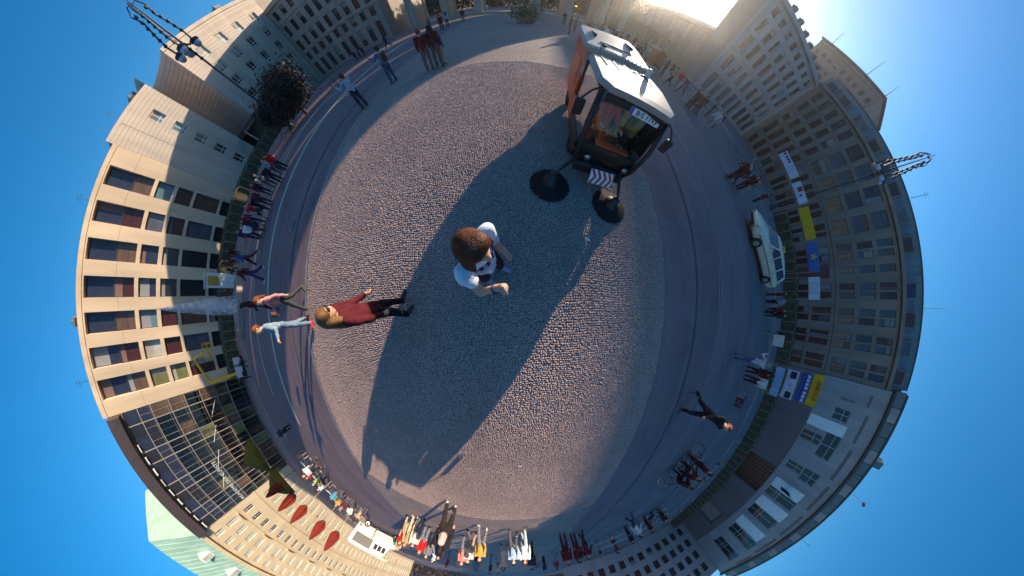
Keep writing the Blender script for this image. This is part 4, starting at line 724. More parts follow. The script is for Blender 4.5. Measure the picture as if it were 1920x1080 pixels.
def car(label, xy, face, col, scale=1.0):
    c = thing('taxi', label, 'car', (*xy, 0), math.radians(face)); c.scale = (scale,)*3; bp = paint('taxi_cream', col, .3)
    def sec(x, hw, zb, zt, r=.09): return [(x, -hw+.05, zb), (x, -hw, zb+.12), (x, -hw, zt-.22), (x, -hw+.02, zt-r), (x, -hw+.14, zt), (x, hw-.14, zt), (x, hw-.02, zt-r), (x, hw, zt-.22), (x, hw, zb+.12), (x, hw-.05, zb)]
    st = [(-2.35, .70, .38, .80), (-2.25, .80, .28, .90), (-1.9, .86, .24, .96), (-.9, .89, .22, .97), (.5, .89, .22, .96), (1.1, .88, .22, .94), (1.8, .86, .24, .86), (2.2, .80, .28, .76), (2.36, .68, .36, .64)]
    MB().loft([sec(*s) for s in st]).build('body', bp, c, True)
    gh_ = [(-2.15, .66, .93, .95), (-1.75, .62, .95, 1.40), (-1.2, .61, .95, 1.47), (0, .61, .95, 1.48), (.35, .61, .95, 1.42), (1.12, .70, .93, .95)]
    MB().loft([[(x, -.80 if i not in (0, 5) else -.76, zb), (x, -hw, max(zt, zb+.01)), (x, hw, max(zt, zb+.01)), (x, .80 if i not in (0, 5) else .76, zb)] for i, (x, hw, zb, zt) in enumerate(gh_)]).build('cabin', bp, c)
    for s in (-1, 1):
        for x0, x1, t0, t1 in ((.05, .82, .05, .38), (-.85, -.02, -.85, -.02), (-1.75, -.95, -1.55, -.95)):
            o = .012*s; MB().loft([[(x0, s*.79+o, .985), (x1, s*.79+o, .985), (t1, s*.635+o, 1.38), (t0, s*.635+o, 1.38)], [(x0, s*.77, .985), (x1, s*.77, .985), (t1, s*.615, 1.38), (t0, s*.615, 1.38)]]).build('side_window', g_blue, c)
        MB().box(-2.0, 1.9, s*.893-.008, s*.893+.008, .60, .645).build('side_moulding', p_dk, c)
        for x in (-.1, -1.0): MB().box(x, x+.16, s*.9-.012, s*.9+.012, .80, .83).build('door_handle', p_dk, c)
        MB().box(.72, .86, s*.95-.08, s*.95+.08, .97, 1.08, .03).build('mirror', bp, c)
        MB().box(2.2, 2.335, s*.6-.16, s*.6+.16, .58, .70, .03).build('headlight', p_chr, c); MB().box(-2.345, -2.25, s*.66-.1, s*.66+.1, .66, .86, .02).build('tail_light', p_red, c)
        for x in (-1.42, 1.42):
            w_ = MB().lathe([(.2, -.1), (.29, -.1), (.32, -.06), (.32, .06), (.29, .1), (.2, .1)], 24, (x, s*.82, .32), 'y').build('wheel', p_tyre, c, True); MB().lathe([(.03, -.1), (.16, -.105), (.2, -.06), (.2, .06), (.16, .105), (.03, .1)], 14, (x, s*.82, .32), 'y').build('rim', p_chr, w_)
    MB().loft([[(.50, -.58, 1.36), (1.06, -.70, .99), (1.06, .70, .99), (.50, .58, 1.36)], [(.52, -.58, 1.385), (1.09, -.70, 1.005), (1.09, .70, 1.005), (.52, .58, 1.385)]]).build('windscreen', g_blue, c)
    MB().loft([[(-1.84, -.56, 1.33), (-2.1, -.62, 1.02), (-2.1, .62, 1.02), (-1.84, .56, 1.33)], [(-1.87, -.56, 1.35), (-2.13, -.62, 1.03), (-2.13, .62, 1.03), (-1.87, .56, 1.35)]]).build('rear_window', g_blue, c)
    sg = MB().box(-.2, -.05, -.2, .2, 1.485, 1.61, .02).build('taxi_sign', paint('taxi_yellow', (.8, .55, .05)), c); tt = obj('lettering', text_mesh('TAXI', .11, p_dk), sg, (-.047, 0, 1.545)); tt['kind'] = 'stuff'; tt.rotation_euler = (math.pi/2, 0, math.pi/2)
    MB().box(2.30, 2.375, -.55, .55, .34, .50, .02).build('bumper', p_dk, c); return c
car('cream estate taxi parked on the north side near the yellow banner', (15.9, 2.35), 140, (.66, .60, .44), 1.12)
vn = thing('white_van', 'white high roofed van with open side hatch beside the hotel cafe', 'van', (-14.6, -27.2, 0), math.radians(-30))
wv = paint('van_white', (.38, .37, .35))
MB().loft([[(x, -1.0, .45), (x, -1.05, 1.2), (x, -.98, zt-.15), (x, -.85, zt), (x, .85, zt), (x, .98, zt-.15), (x, 1.05, 1.2), (x, 1.0, .45)] for x, zt in ((-2.6, 3.0), (-2.5, 3.1), (.7, 3.1), (1.2, 2.9), (1.75, 1.75), (2.5, 1.45), (2.62, 1.1))]).build('body', wv, vn)
MB().box(-2.3, -.3, .99, 1.075, 1.6, 2.7, .02).build('side_hatch', p_dk, vn); MB().box(-2.0, -.9, 1.07, 1.09, .8, 1.25, .01).build('panel', wv, vn)
for x in (0., .45, .9): MB().box(x, x+.36, .99, 1.07, 1.85, 2.45, .02).build('side_window', g_dark, vn)
MB().quad((1.27, -.8, 2.72), (1.76, -.85, 1.82), (1.76, .85, 1.82), (1.27, .8, 2.72)).build('windscreen', g_dark, vn)
for x in (-1.7, 1.75):
    for s in (-1, 1): w_ = MB().lathe([(.2, -.11), (.34, -.11), (.38, -.06), (.38, .06), (.34, .11), (.2, .11)], 22, (x, s*.92, .38), 'y').build('wheel', p_tyre, vn, True); MB().lathe([(.03, -.1), (.2, -.115), (.2, .115), (.03, .1)], 12, (x, s*.92, .38), 'y').build('rim', p_chr, w_)
for s in (-1, 1): MB().box(2.5, 2.63, s*.75-.15, s*.75+.15, .95, 1.15, .03).build('headlight', p_chr, vn)
# --- candelabra street lamps
def lamp(label, xy, ztop, faint=False):
    l = thing('street_lamp', label, 'street lamp', (*xy, 0.1), 0, 'tall candelabra lamps'); iron = mat('cast_iron', (.012, .014, .03), .5, .2, 8); h = ztop-5.2
    MB().lathe([(.42, 0), (.42, .3), (.3, .5), (.32, .9), (.2, 1.1), (.13, 1.6), (.10, h*.5), (.085, h)], 14).build('post', iron, l, True)
    for k in range(4): MB().lathe([(.10, h-.5-k*.6), (.18, h-.4-k*.6), (.10, h-.3-k*.6)], 12).build('collar', iron, l, True)
    for k in range(5):
        a = 2*math.pi*k/5+.3; R_ = .95 if k else 0; top_ = h+1.5 if k else h+2.4; cx_, cy_ = R_*math.cos(a), R_*math.sin(a)
        if k: MB().tube([(0, 0, h-.4), (cx_*.4, cy_*.4, h-.7), (cx_*.95, cy_*.95, h-.3), (cx_, cy_, h+.5), (cx_*.8, cy_*.8, h+1.8), (cx_*.55, cy_*.55, h+3.0), (cx_*.75, cy_*.75, h+3.9), (cx_*.4, cy_*.4, h+4.6), (0, 0, h+4.4)], [.09, .09, .08, .08, .07, .07, .06, .05, .04], 6).build('scroll_arm', iron, l, True)
        else: MB().tube([(0, 0, h), (0, 0, h+5.2)], [.09, .03], 8).build('finial', iron, l)
        if k:
            for q in range(6): MB().lathe([(.05, h+.5+q*.6), (.19-.01*q, h+.66+q*.6), (.05, h+.86+q*.6)], 8, (cx_*(.98-.09*q), cy_*(.98-.09*q), 0)).build('ornament', iron, l, True)
            ln = MB().lathe([(.05, h-.35), (.34, h-.5), (.38, h-.7), (.32, h-.78)], 14, (cx_, cy_, 0)).build('lantern', iron, l, True); MB().lathe([(.31, h-.79), (.30, h-1.05), (.18, h-1.28), (.03, h-1.36)], 14, (cx_, cy_, 0)).build('globe', paint('lamp_glass', (.5, .52, .62), .2), ln, True)
    return l
lamp('tall dark candelabra lamp rising beside the banded embassy, top left', AZ(395, 122, 31), ZAT(228, 5, 31)); lamp('tall dark candelabra lamp standing out above the ochre palace roof', AZ(1715, 303, 40), ZAT(1752, 290, 40))
rl = thing('roof_camera', 'small white bracket with dark camera on the grey embassy roof', 'camera', (XR-0.2, -32.0, 22.5)); MB().tube([(0, 0, 0), (-.4, 0, 1.2), (-1.0, .1, 2.0)], .05, 6).build('bracket', f_white, rl); MB().box(-1.5, -.9, -.1, .3, 1.9, 2.3, .05).build('housing', p_dk, rl)
# --- banners
def banner(label, X, y0, y1, z0, z1, col, lines=(), posts=True, group='protest banners on the north side', pics=()):
    b = thing('banner', label, 'banner', (X, (y0+y1)/2, 0), 0, group); W = abs(y1-y0); n = 10
    secs = [[(-.012+.05*math.sin(i*1.7), -W/2+W*i/n, z0), (.012+.05*math.sin(i*1.7), -W/2+W*i/n, z0), (.012+.05*math.sin(i*1.7+.6), -W/2+W*i/n, z1), (-.012+.05*math.sin(i*1.7+.6), -W/2+W*i/n, z1)] for i in range(n+1)]
    MB().loft(secs).build('cloth', cloth(col), b)
    if posts:
        for s in (-1, 1): MB().tube([(.06, s*W/2, 0.1), (.06, s*W/2, z1+.1)], .03, 6).build('post', f_stone, b)
    for (txt, zc, size, c, yc) in lines:
        t = obj('lettering', text_mesh(txt, size, paint('ink_%02x%02x%02x' % tuple(int(q*255) for q in c), c, .8)), b, (-.085, yc, zc)); t.rotation_euler = (math.pi/2, 0, -math.pi/2); t['kind'] = 'stuff'
    for (yc, zc, w_, h_, c) in pics: MB().box(-.082, -.07, yc-w_/2, yc+w_/2, zc-h_/2, zc+h_/2).build('printed_picture', cloth(c), b)
    return b
WHT, BLU, YEL = (.62, .64, .72), (.03, .08, .34), (.68, .42, .02)
XB = 30.0; k_ = XB/38
NAVY = (.02, .03, .16)
banner('long white banner with blue writing, nearest the gate', XB, 14.8*k_, 19.0*k_, 3.9, 4.95, WHT, [('■■ ■■■', 4.62, .36, NAVY, .95)]+[('— — — — — —', 4.7-.2*i, .2, NAVY, -.55) for i in range(4)])
banner('white banner with a red square picture beside the yellow cloth banner', XB, 11.0*k_, 14.1*k_, 3.85, 4.85, WHT, [('— — — — —', 3.98, .16, NAVY, 0)], pics=[(.35, 4.5, .5, .5, (.25, .03, .04)), (-.3, 4.35, .2, .25, NAVY)])
banner('plain yellow cloth banner above the cream taxi', XB, 6.15*k_, 10.5*k_, 3.65, 4.75, YEL)
banner('blue banner with a yellow star shape behind the cream taxi', XB, 2.0*k_, 5.8*k_, 3.6, 4.75, (.05, .14, .42), [('★', 4.15, 1.0, (.6, .5, .08), .0)]+[('— — —', 4.5-.3*i, .22, (.55, .6, .7), -1.0) for i in range(3)])
banner('white banner with rows of blue print right of the blue star banner', XB, -1.5*k_, 1.35*k_, 3.5, 4.65, WHT, [('— — — —', 4.4-.25*i, .26, NAVY, 0) for i in range(4)])
XS = 22.0; q_ = XS/30
zz = lambda z: 2.4+(z-2.4)*q_
banner('pale blue ribbed banner at the foot of the information stand', XS-.25, -12.2*q_, -8.75*q_, zz(1.2), zz(2.2), (.30, .45, .68), [('————————', zz(1.4)+.16*i, .14, (.12, .2, .4), 0) for i in range(4)], group='banners of the information stand')
banner('white poster banner with two dark photographs on the information stand', XS-.15, -12.05*q_, -8.7*q_, zz(2.5), zz(3.8), (.58, .6, .72), [('— — — — — —', zz(2.65), .14, NAVY, 0), ('十', zz(3.1), .4, NAVY, 0)], pics=[(.85, zz(3.25), .55, .5, (.03, .03, .06)), (-.85, zz(3.25), .55, .5, (.03, .03, .06))], group='banners of the information stand')
banner('deep blue banner with white capitals above the poster banner', XS-.05, -11.9*q_, -8.65*q_, zz(4.1), zz(5.15), BLU, [('■■■■ ■■■', zz(4.85), .34, (.6, .64, .75), 0), ('— — — — — — —', zz(4.35), .2, (.4, .45, .6), 0)], group='banners of the information stand')
banner('yellow banner with red Chinese characters topping the information stand', XS+.05, -12.0*q_, -8.5*q_, zz(5.35), zz(6.4), YEL, [('法輪大法', zz(6.0), .42, (.42, .02, .01), 0), ('— — — — — —', zz(5.55), .16, (.3, .2, .02), 0)], group='banners of the information stand')
st_ = thing('notice_board', 'small white notice board on legs between the palace and the information stand', 'sign', (*AZ(1466, 640, 20), 0), math.radians(8)); MB().box(-.03, .03, -.45, .45, .9, 1.7, .01).build('panel', f_white, st_)
for s in (-.4, .4): MB().tube([(0, s, 0), (0, s, .92)], .025, 6).build('leg', p_chr, st_)
# --- hedges with hoop fences
m_leaf = mat('hedge_leaf', (.055, .048, .018), .7, .45, 2.0); m_leaf2 = mat('tree_leaf', (.04, .02, .010), .7, .5, 1.2); m_bark = mat('bark', (.06, .042, .03), .9, .3, 6, .5, 20)
def leaves(P, size, m, name):
    n = len(P); a = rng.normal(0, 1, (n, 3)); a /= np.linalg.norm(a, axis=1)[:, None]; b = np.cross(a, rng.normal(0, 1, (n, 3))); b /= np.linalg.norm(b, axis=1)[:, None]; s = size*rng.uniform(.6, 1.3, (n, 1))
    V = np.stack([P-a*s, P+b*s*.45, P+a*s, P-b*s*.45], 1).reshape(-1, 3); return np_mesh(name, V, np.arange(4*n).reshape(-1, 4), m)
def hedge(x0, x1, y0, y1, h, label, n):
    o = thing('hedge', label, 'hedge', ((x0+x1)/2, (y0+y1)/2, 0)); w_, l = (x1-x0)/2, (y1-y0)/2
    P = np.stack([rng.uniform(-w_, w_, n), rng.uniform(-l, l, n), h*rng.uniform(0.02, 1, n)**.6], 1); P += rng.normal(0, .05, P.shape)
    obj('foliage', leaves(P, .11, m_leaf, 'foliage'), o)['kind'] = 'stuff'; MB().box(-w_+.1, w_-.1, -l, l, .1, h-.15, .08).build('inner_growth', m_leaf, o)
hedge(-45.2, -43.2, -14, 34, 2.6, 'long clipped hedge in front of the sandstone bank', 15000); hedge(41.5, 43.2, -62, 12, 2.5, 'long clipped hedge in front of the grey embassy', 16000)
def hoops(x, y0, y1, step, label):
    p = thing('hoop_fence', label, 'fence', (x, y0, 0)); me = MB().tube([(0, 0, .1), (0, 0, 1.9), (0, step*.15, 2.15), (0, step*.5, 2.3), (0, step*.85, 2.15), (0, step, 1.9), (0, step, .1)], .035, 6).mesh('hoop', mat('hoop_iron', (.30, .26, .2), .5, .2, 8)); n = int((y1-y0)/step)
    for i in range(n): obj('hoop', me, p, (0, i*step, 0))
hoops(41.2, -62, 12, 1.5, 'row of pale iron hoops along the embassy hedge'); hoops(-42.9, -14, 34, 1.5, 'row of iron hoops along the hedge by the bank')
# --- trees
def tree(label, xy, h, rx, n, m, trunk=True, z0=None):
    t = thing('tree', label, 'tree', (*xy, 0)); z0 = z0 if z0 is not None else h*.45
    MB().tube([(0, 0, 0), (.05, .02, z0*.6), (0, .05, z0+.6)], [.22, .16, .1], 8).build('trunk', m_bark, t, True)
    C = []
    for k in range(9):
        a = rng.uniform(0, 6.28); e = np.array([rx*.62*math.cos(a)*rng.uniform(.3, 1), rx*.62*math.sin(a)*rng.uniform(.3, 1), z0+(h-z0)*rng.uniform(.2, .85)]); C.append(e); MB().tube([(0, 0, z0*.7+.1*k), tuple(e*np.array([.5, .5, .85])), tuple(e)], [.09, .06, .02], 5).build('limb', m_bark, t)
    P = np.concatenate([c+rng.normal(0, 1, (n//9, 3))*np.array([rx*.3, rx*.3, (h-z0)*.2]) for c in C]); P = P[P[:, 2] > z0*.6]
    obj('crown', leaves(P, .16, m, 'crown'), t); return t
tree('dark leafy tree in front of the banded embassy', AZ(515, 160, 30), 5.4, 2.7, 14000, m_leaf2, z0=1.2)
tree('small dark tree left of the canopy entrance', AZ(492, 195, 32), 4.2, 1.7, 6000, m_leaf2, z0=1.6)
pb = thing('flower_tub', 'leafy tub with white blossoms standing before the gate', 'plant', (*G(985, 44), 0)); MB().lathe([(.9, 0), (1.1, .6), (1.15, .62), (1.0, .58)], 20).build('tub', m_granite, pb, True)
P = rng.normal(0, 1, (3000, 3))*np.array([.75, .6, .55])+np.array([0, 0, 1.15]); P = P[P[:, 2] > .5]; obj('foliage', leaves(P, .1, mat('tub_leaf', (.06, .10, .03), .6, .4, 3), 'foliage'), pb); obj('blossom', leaves(P[::16]*np.array([1.08, 1.08, 1.04]), .09, paint('blossom', (.6, .6, .58)), 'blossom'), pb)['kind'] = 'stuff'
def wood(name, label, x0, x1, y, h, n, size=.9):
    xs = rng.uniform(x0, x1, n); top = h*(.75+.25*np.sin(xs*.21)*np.cos(xs*.057+1)); P = np.stack([xs, y+rng.normal(0, 4, n), top*rng.uniform(0, 1, n)**.7], 1); tag(obj(name, leaves(P, size, m_leaf2, name)), label, 'trees', kind='stuff')
wood('park_trees', 'distant park trees showing between the gate columns', -150, 150, 125, 20.0, 60000, 1.1); wood('avenue_trees', 'distant avenue trees closing the view to the east', -120, 120, -190, 13, 20000, 1.4)
# --- cafe parasols
m_par = cloth((.17, .02, .012), 'parasol_red'); m_oli = cloth((.13, .092, .008), 'parasol_olive')
def closed_parasol(label, xy, h):
    p = thing('parasol', label, 'parasol', (*xy, 0), 0, 'closed red cafe parasols'); MB().tube([(0, 0, .05), (0, 0, h)], .03, 6).build('pole', f_stone, p); MB().lathe([(.5, 0), (.5, .08), (.06, .12)], 14).build('base', m_granite, p)
    prof = []; MB().loft([[((r*(1+.38*math.cos(a*6+z*.8)))*math.cos(a), (r*(1+.38*math.cos(a*6+z*.8)))*math.sin(a), z) for a in np.linspace(0, 2*math.pi, 37)[:-1]] for r, z in ((.10, h*.58), (.26, h*.63), (.34, h*.68), (.24, h*.83), (.12, h*.95), (.03, h))]).build('canopy', m_par, p, True); MB().lathe([(.02, h*.57), (.2, h*.585), (.2, h*.61), (.02, h*.62)], 10).build('tie_strap', m_roofd, p)
names = ['nearest the olive parasol', 'second from the olive parasol', 'in the middle of the five', 'second from the white van', 'nearest the white van']
for (x, y), nm in zip([(502, 930), (522, 958), (545, 980), (580, 1012), (610, 1030)], names): closed_parasol('closed red parasol '+nm, AZ(x, y, 25), min(4.7, ZAT(x, y, 25)+.2))
def open_parasol(label, xy, h, r):
    p = thing('parasol', label, 'parasol', (*xy, 0), 0, 'open olive cafe parasols'); MB().tube([(0, 0, .05), (0, 0, h)], .035, 6).build('pole', f_stone, p); MB().lathe([(.5, 0), (.5, .08), (.06, .12)], 14).build('base', m_granite, p)
    MB().loft([[(q*math.cos(a), q*math.sin(a), z) for a in np.linspace(0, 2*math.pi, 9)[:-1]] for q, z in ((r*.99, h-1.55), (r, h-1.2), (r*.62, h-.62), (r*.3, h-.25), (.05, h))]).build('canopy', m_oli, p); MB().lathe([(r*.16, h-.12), (r*.1, h+.06), (.03, h+.16)], 8).build('vent_cap', m_oli, p)
    for k in range(8): a = 2*math.pi*k/8; MB().tube([(r*.92*math.cos(a), r*.88*math.sin(a), h-1.2), (.03, 0, h-.1)], .012, 4).build('rib', f_stone, p)
open_parasol('open olive parasol below the glass academy', AZ(470, 862, 26), 4.5, 1.6); open_parasol('open olive parasol beside the closed red ones', AZ(512, 915, 26), 4.1, 1.5)
for i, (x, y) in enumerate([(530, 905), (548, 935), (580, 965), (612, 990), (640, 1010)]):
    xy = AZ(x, y, 21+i*.6); t = thing('cafe_table', 'round cafe table '+['under the olive parasol', 'second from the olive parasol', 'in the middle of the terrace', 'second from the white van', 'nearest the white van'][i], 'table', (*xy, 0), 0, 'cafe tables'); MB().lathe([(.42, .72), (.42, .75), (.02, .755)], 16).build('top', f_white, t); MB().tube([(0, 0, .03), (0, 0, .72)], .03, 6).build('leg', p_chr, t); MB().lathe([(.25, 0), (.25, .03), (.03, .05)], 12).build('foot', p_chr, t)
    for s in (-1, 1):
        c = thing('cafe_chair', 'wicker cafe chair on the %s side of the %s table' % ('gate' if s > 0 else 'avenue', ['first', 'second', 'middle', 'fourth', 'last'][i]), 'chair', (xy[0]+.1*s, xy[1]+.85*s, 0), math.radians(90*s+90), 'cafe chairs'); wk = mat('wicker', (.30, .2, .1), .8, .3, 20)
        MB().box(-.24, .24, -.24, .24, .42, .47, .02).build('seat', wk, c); MB().box(-.24, .24, -.26, -.21, .47, .9, .02).build('backrest', wk, c)
        for a in (-.2, .2):
            for b in (-.2, .2): MB().tube([(a, b, 0), (a, b, .42)], .018, 5).build('leg', p_chr, c)
# --- hotel entrance awning
aw = thing('entrance_awning', 'scalloped cream awning in front of the hotel entrance', 'awning', (-27, -50, 0), math.radians(30)); aw_m = cloth((.6, .5, .33))
for k in range(6): MB().loft([[(.0+1.1*k+.55+.5*math.cos(a), y, 3.2+.5*math.sin(a)) for a in np.linspace(0, math.pi, 9)] for y in (0, 2.6)]).build('awning_bay', aw_m, aw)
for k in range(7): MB().tube([(1.1*k, 0, .1), (1.1*k, 0, 3.2)], .05, 6).build('post', f_stone, aw)
# --- fountain jet and basin, boom lift, kiosk
fo = thing('fountain', 'fountain with a tall plume of spray before the sandstone bank', 'fountain', (-29, -1.8, 0)); MB().lathe([(3.0, 0), (3.0, .55), (2.75, .6), (2.7, .35), (.02, .33)], 32).build('basin', m_granite, fo)
def spray_mat():
    m = bpy.data.materials.new('water_spray'); m.use_nodes = True; t = m.node_tree; t.nodes.remove(t.nodes['Principled BSDF']); N = t.nodes.new; L = t.links.new
    d = N('ShaderNodeBsdfTranslucent'); d.inputs[0].default_value = (.85, .87, .92, 1); d2 = N('ShaderNodeBsdfDiffuse'); d2.inputs[0].default_value = (.85, .87, .92, 1); a = N('ShaderNodeMixShader'); L(d.outputs[0], a.inputs[1]); L(d2.outputs[0], a.inputs[2])
    tr = N('ShaderNodeBsdfTransparent'); mx = N('ShaderNodeMixShader'); tc = N('ShaderNodeTexCoord'); nz = N('ShaderNodeTexNoise'); nz.inputs['Scale'].default_value = 2.2; nz.inputs['Detail'].default_value = 6; L(tc.outputs['Object'], nz.inputs['Vector'])
    mr = N('ShaderNodeMapRange'); mr.inputs[1].default_value = .35; mr.inputs[2].default_value = .75; mr.inputs[3].default_value = .05; mr.inputs[4].default_value = .5; L(nz.outputs[0], mr.inputs[0]); L(mr.outputs[0], mx.inputs[0]); L(tr.outputs[0], mx.inputs[1]); L(a.outputs[0], mx.inputs[2]); L(mx.outputs[0], t.nodes['Material Output'].inputs[0]); return m
_sm = spray_mat()
for q in (1.0, .7, .4): MB().lathe([(.9*q, .4), (1.0*q, 1.2), (.85*q, 2.8), (.55*q, 5.0), (.25*q, 6.8), (.02, 8.0)], 20).build('spray', _sm, fo, True)['kind'] = 'stuff'
MB().lathe([(.18, .3), (.1, .7), (.02, .72)], 10).build('nozzle', p_chr, fo)
bl = thing('boom_lift', 'yellow boom lift with folded arms by the corner of the bank', 'lift', (-37, -9.3, 0)); yl = paint('lift_yellow', (.78, .42, .01))
MB().box(-1.0, 1.0, -2.6, -.2, .5, 1.5, .1).build('chassis', paint('lift_white', (.6, .58, .55)), bl); MB().tube([(0, -2.2, 1.5), (0, -2.4, 5.2)], .22, 6).build('mast', yl, bl); MB().tube([(0, -2.4, 5.0), (0, .9, 6.2)], .18, 6).build('lower_arm', yl, bl); MB().tube([(0, .9, 6.3), (0, 1.5, 4.9)], .15, 6).build('upper_arm', yl, bl)
bk = MB()
for z in (3.9, 4.4, 4.9): bk.tube([(-.5, .7, z), (.5, .7, z), (.5, 2.6, z), (-.5, 2.6, z), (-.5, .7, z)], .04, 5)
for x in (-.5, .5):
    for y in (.7, 1.65, 2.6): bk.tube([(x, y, 3.9), (x, y, 4.9)], .04, 5)
bk.box(-.5, .5, .7, 2.6, 3.82, 3.9); bk.build('basket', yl, bl)
for x in (-1.05, 1.05):
    for y in (-2.2, -.6): MB().lathe([(.15, -.12), (.4, -.12), (.4, .12), (.15, .12)], 16, (x, y, .4), 'x').build('wheel', p_tyre, bl)
ki = thing('kiosk', 'white framed kiosk with ochre panel in front of the bank', 'kiosk', (-36, .9, 0)); MB().box(-.5, .5, -.9, .9, .1, 3.9, .04).build('cabinet', f_white, ki); MB().box(.5, .54, -.6, .5, 2.2, 3.6, .01).build('panel', mat('ochre_panel', (.45, .25, .03), .6), ki); MB().box(-.65, .7, -1.05, 1.05, 3.9, 4.05, .03).build('roof', f_white, ki)
# --- bollards and rail by the embassy, bollards left
bme = MB().lathe([(.12, 0), (.12, .85), (.10, .93), (.03, .97)], 10).mesh('bollard', m_granite, True)
for i in range(7): tag(obj('bollard', bme, None, (26.5, -18-i*4.2, 0)), 'stone bollard number %s along the kerb from the information stand' % ['one', 'two', 'three', 'four', 'five', 'six', 'seven'][i], 'bollard', 'kerb bollards')
gr = thing('guard_rail', 'thin steel guard rail at the bottom right of the square', 'rail', (0, 0, 0)); a_, b_ = AZ(1130, 1060, 24), AZ(1270, 985, 24)
for z in (.5, 1.0): MB().tube([(a_[0], a_[1], z), (b_[0], b_[1], z)], .03, 6).build('rail', p_chr, gr)
for t in np.linspace(0, 1, 7): MB().tube([(a_[0]+(b_[0]-a_[0])*t, a_[1]+(b_[1]-a_[1])*t, 0), (a_[0]+(b_[0]-a_[0])*t, a_[1]+(b_[1]-a_[1])*t, 1.0)], .025, 6).build('post', p_chr, gr)
# ------------------------------------------------------------------ the people
GREY, BLK, WHT2, MAR, DEN, RED, PNK, NAV, TAN, LBL = (.16, .16, .18), (.018, .016, .02), (.68, .69, .72), (.10, .016, .018), (.12, .19, .30), (.45, .012, .012), (.62, .33, .33), (.03, .04, .10), (.35, .26, .16), (.30, .42, .55)
# photographer holding the stick: shoulder, elbow and hand set from the picture
fc_, rt = -30.0, np.array([-.26, .275, 0]); sph = 1.66/1.70; _a = math.radians(fc_-90)
def loc(p): d = (np.array(p)-rt)/sph; return (d[0]*math.cos(-_a)-d[1]*math.sin(-_a), d[0]*math.sin(-_a)+d[1]*math.cos(-_a), d[2])
ov = {'elR': loc((*G(903, 547, 1.18), 1.18)), 'wrR': loc((-.105, .008, 1.335)), 'haR': loc((-.045, .012, 1.385))}
arche('photographer', res=.0085, top='short', hair='long', hipL=6, kneeL=8, hipR=-4, spread=7, shL=6, abL=5, elL=18, head=14, curl=1.5, over=ov)
ph = person('photographer', 'person in white T-shirt holding a stick right below the camera', tuple(rt[:2]), fc_, h=1.66, top=(.66, .70, .76), leg=(.07, .02, .03), hair='brown', shoes=(.3, .3, .42), group=None)
J = ARCH['photographer']['J']
MB().tube([tuple(J['wrR']+(J['haR']-J['wrR'])*.1+np.array([.037*math.cos(a), .037*math.sin(a), .012*math.cos(a)])) for a in np.linspace(0, 6.28, 15)], .008, 5, False).build('wrist_strap', p_dk, ph, True)
tm_ = ARCH['photographer']['top']; tv = np.array([v.co[:] for v in tm_.vertices]); tn = np.array([v.normal[:] for v in tm_.vertices]); zc = J['chest'][2]
keep = [p.vertices[:] for p in tm_.polygons if p.center[1] > .05 and abs(p.center[0]) < .13 and -.02 < p.center[2]-zc < .055 and math.sin(p.center[0]*95)+.8*math.sin(p.center[2]*150+p.center[0]*40) > -.35]
obj('shirt_print', np_mesh('shirt_print', tv+tn*.0025, np.array([q for q in keep if len(q) == 4]), cloth((.03, .03, .14))), ph)['kind'] = 'stuff'
tag(MB().tube([(-.035, .012, 1.27), (-.03, .012, 1.42)], .014, 10).build('stick_handle', p_dk), 'short black stick handle in the photographer\'s raised fist', 'stick')
arche('maroon', res=.012, top='long', hair='long', hipL=7, hipR=-5, kneeL=5, kneeR=9, shL=10, shR=-2, elL=20, elR=12, abL=5, abR=5, spread=2, curl=.5, coat=True)
def strands(root, arch, hm, n=1500, l=.07, col=(.05, .022, .012)):
    me = ARCH[arch]['hair']; V = np.array([v.co[:] for v in me.vertices]); Nn = np.array([v.normal[:] for v in me.vertices]); hd_ = ARCH[arch]['J']['hd']; idx = rng.choice(len(V), n); P = V[idx]; Q = Nn[idx]
    dn = np.array([0, -.35, -1.])+rng.normal(0, .07, (n, 3)); dn -= Q*(dn*Q).sum(1)[:, None]; dn /= np.linalg.norm(dn, axis=1)[:, None]+1e-6; sd_ = np.cross(dn, Q)*.0013; L_ = l*rng.uniform(.6, 1.4, (n, 1)); a = P-Q*.001; b = P+Q*.0025+dn*L_*.5-Q*L_*L_*1.2; c = P+dn*L_-Q*L_*L_*5.4+Q*rng.uniform(-.003, .002, (n, 1))
    W = np.stack([a-sd_, a+sd_, b+sd_, b-sd_, c+sd_*.3, c-sd_*.3], 1).reshape(-1, 3); base = np.arange(n)[:, None]*6; F = np.concatenate([base+np.array([[0, 1, 2, 3]]), base+np.array([[3, 2, 4, 5]])]); obj('hair_strands', np_mesh('hair_strands', W, F, mat('strand_'+hm, col, .6, .5, 25, spec=.25)), root)['kind'] = 'stuff'
strands(ph, 'photographer', 'brown', 8000, .055, (.12, .034, .012))
mw = PP('maroon', 'person in long maroon top and sunglasses walking beside the big shadow', (765, 572), (645, 603), 70, h=1.56, top=(.085, .011, .017), leg=BLK, hair='blond', shoes=(.05, .045, .045), group=None)
strands(mw, 'maroon', 'blond', 3500, .06, (.20, .10, .04))
J = ARCH['maroon']['J']; sg = MB()
for s in (-1, 1): sg.box(s*.034-.026, s*.034+.026, .108, .116, .0, .036, .003)
sg.box(-.01, .01, .11, .116, .02, .03).box(-.09, -.084, -.02, .112, .022, .03).box(.084, .09, -.02, .112, .022, .03); sg.xf(Matrix.Translation(Vector(J['hd']))); sg.build('sunglasses', p_dk, mw)
arche('strider', res=.013, top='long', hair='pony', hipL=28, hipR=-22, kneeL=6, kneeR=18, shL=-20, shR=26, elL=20, elR=35)
PP('strider', 'person in pink jumper striding towards the shadow edge', (577, 560), (472, 567), -80, top=(.46, .22, .22), leg=(.045, .05, .05), hair='red', group=None)
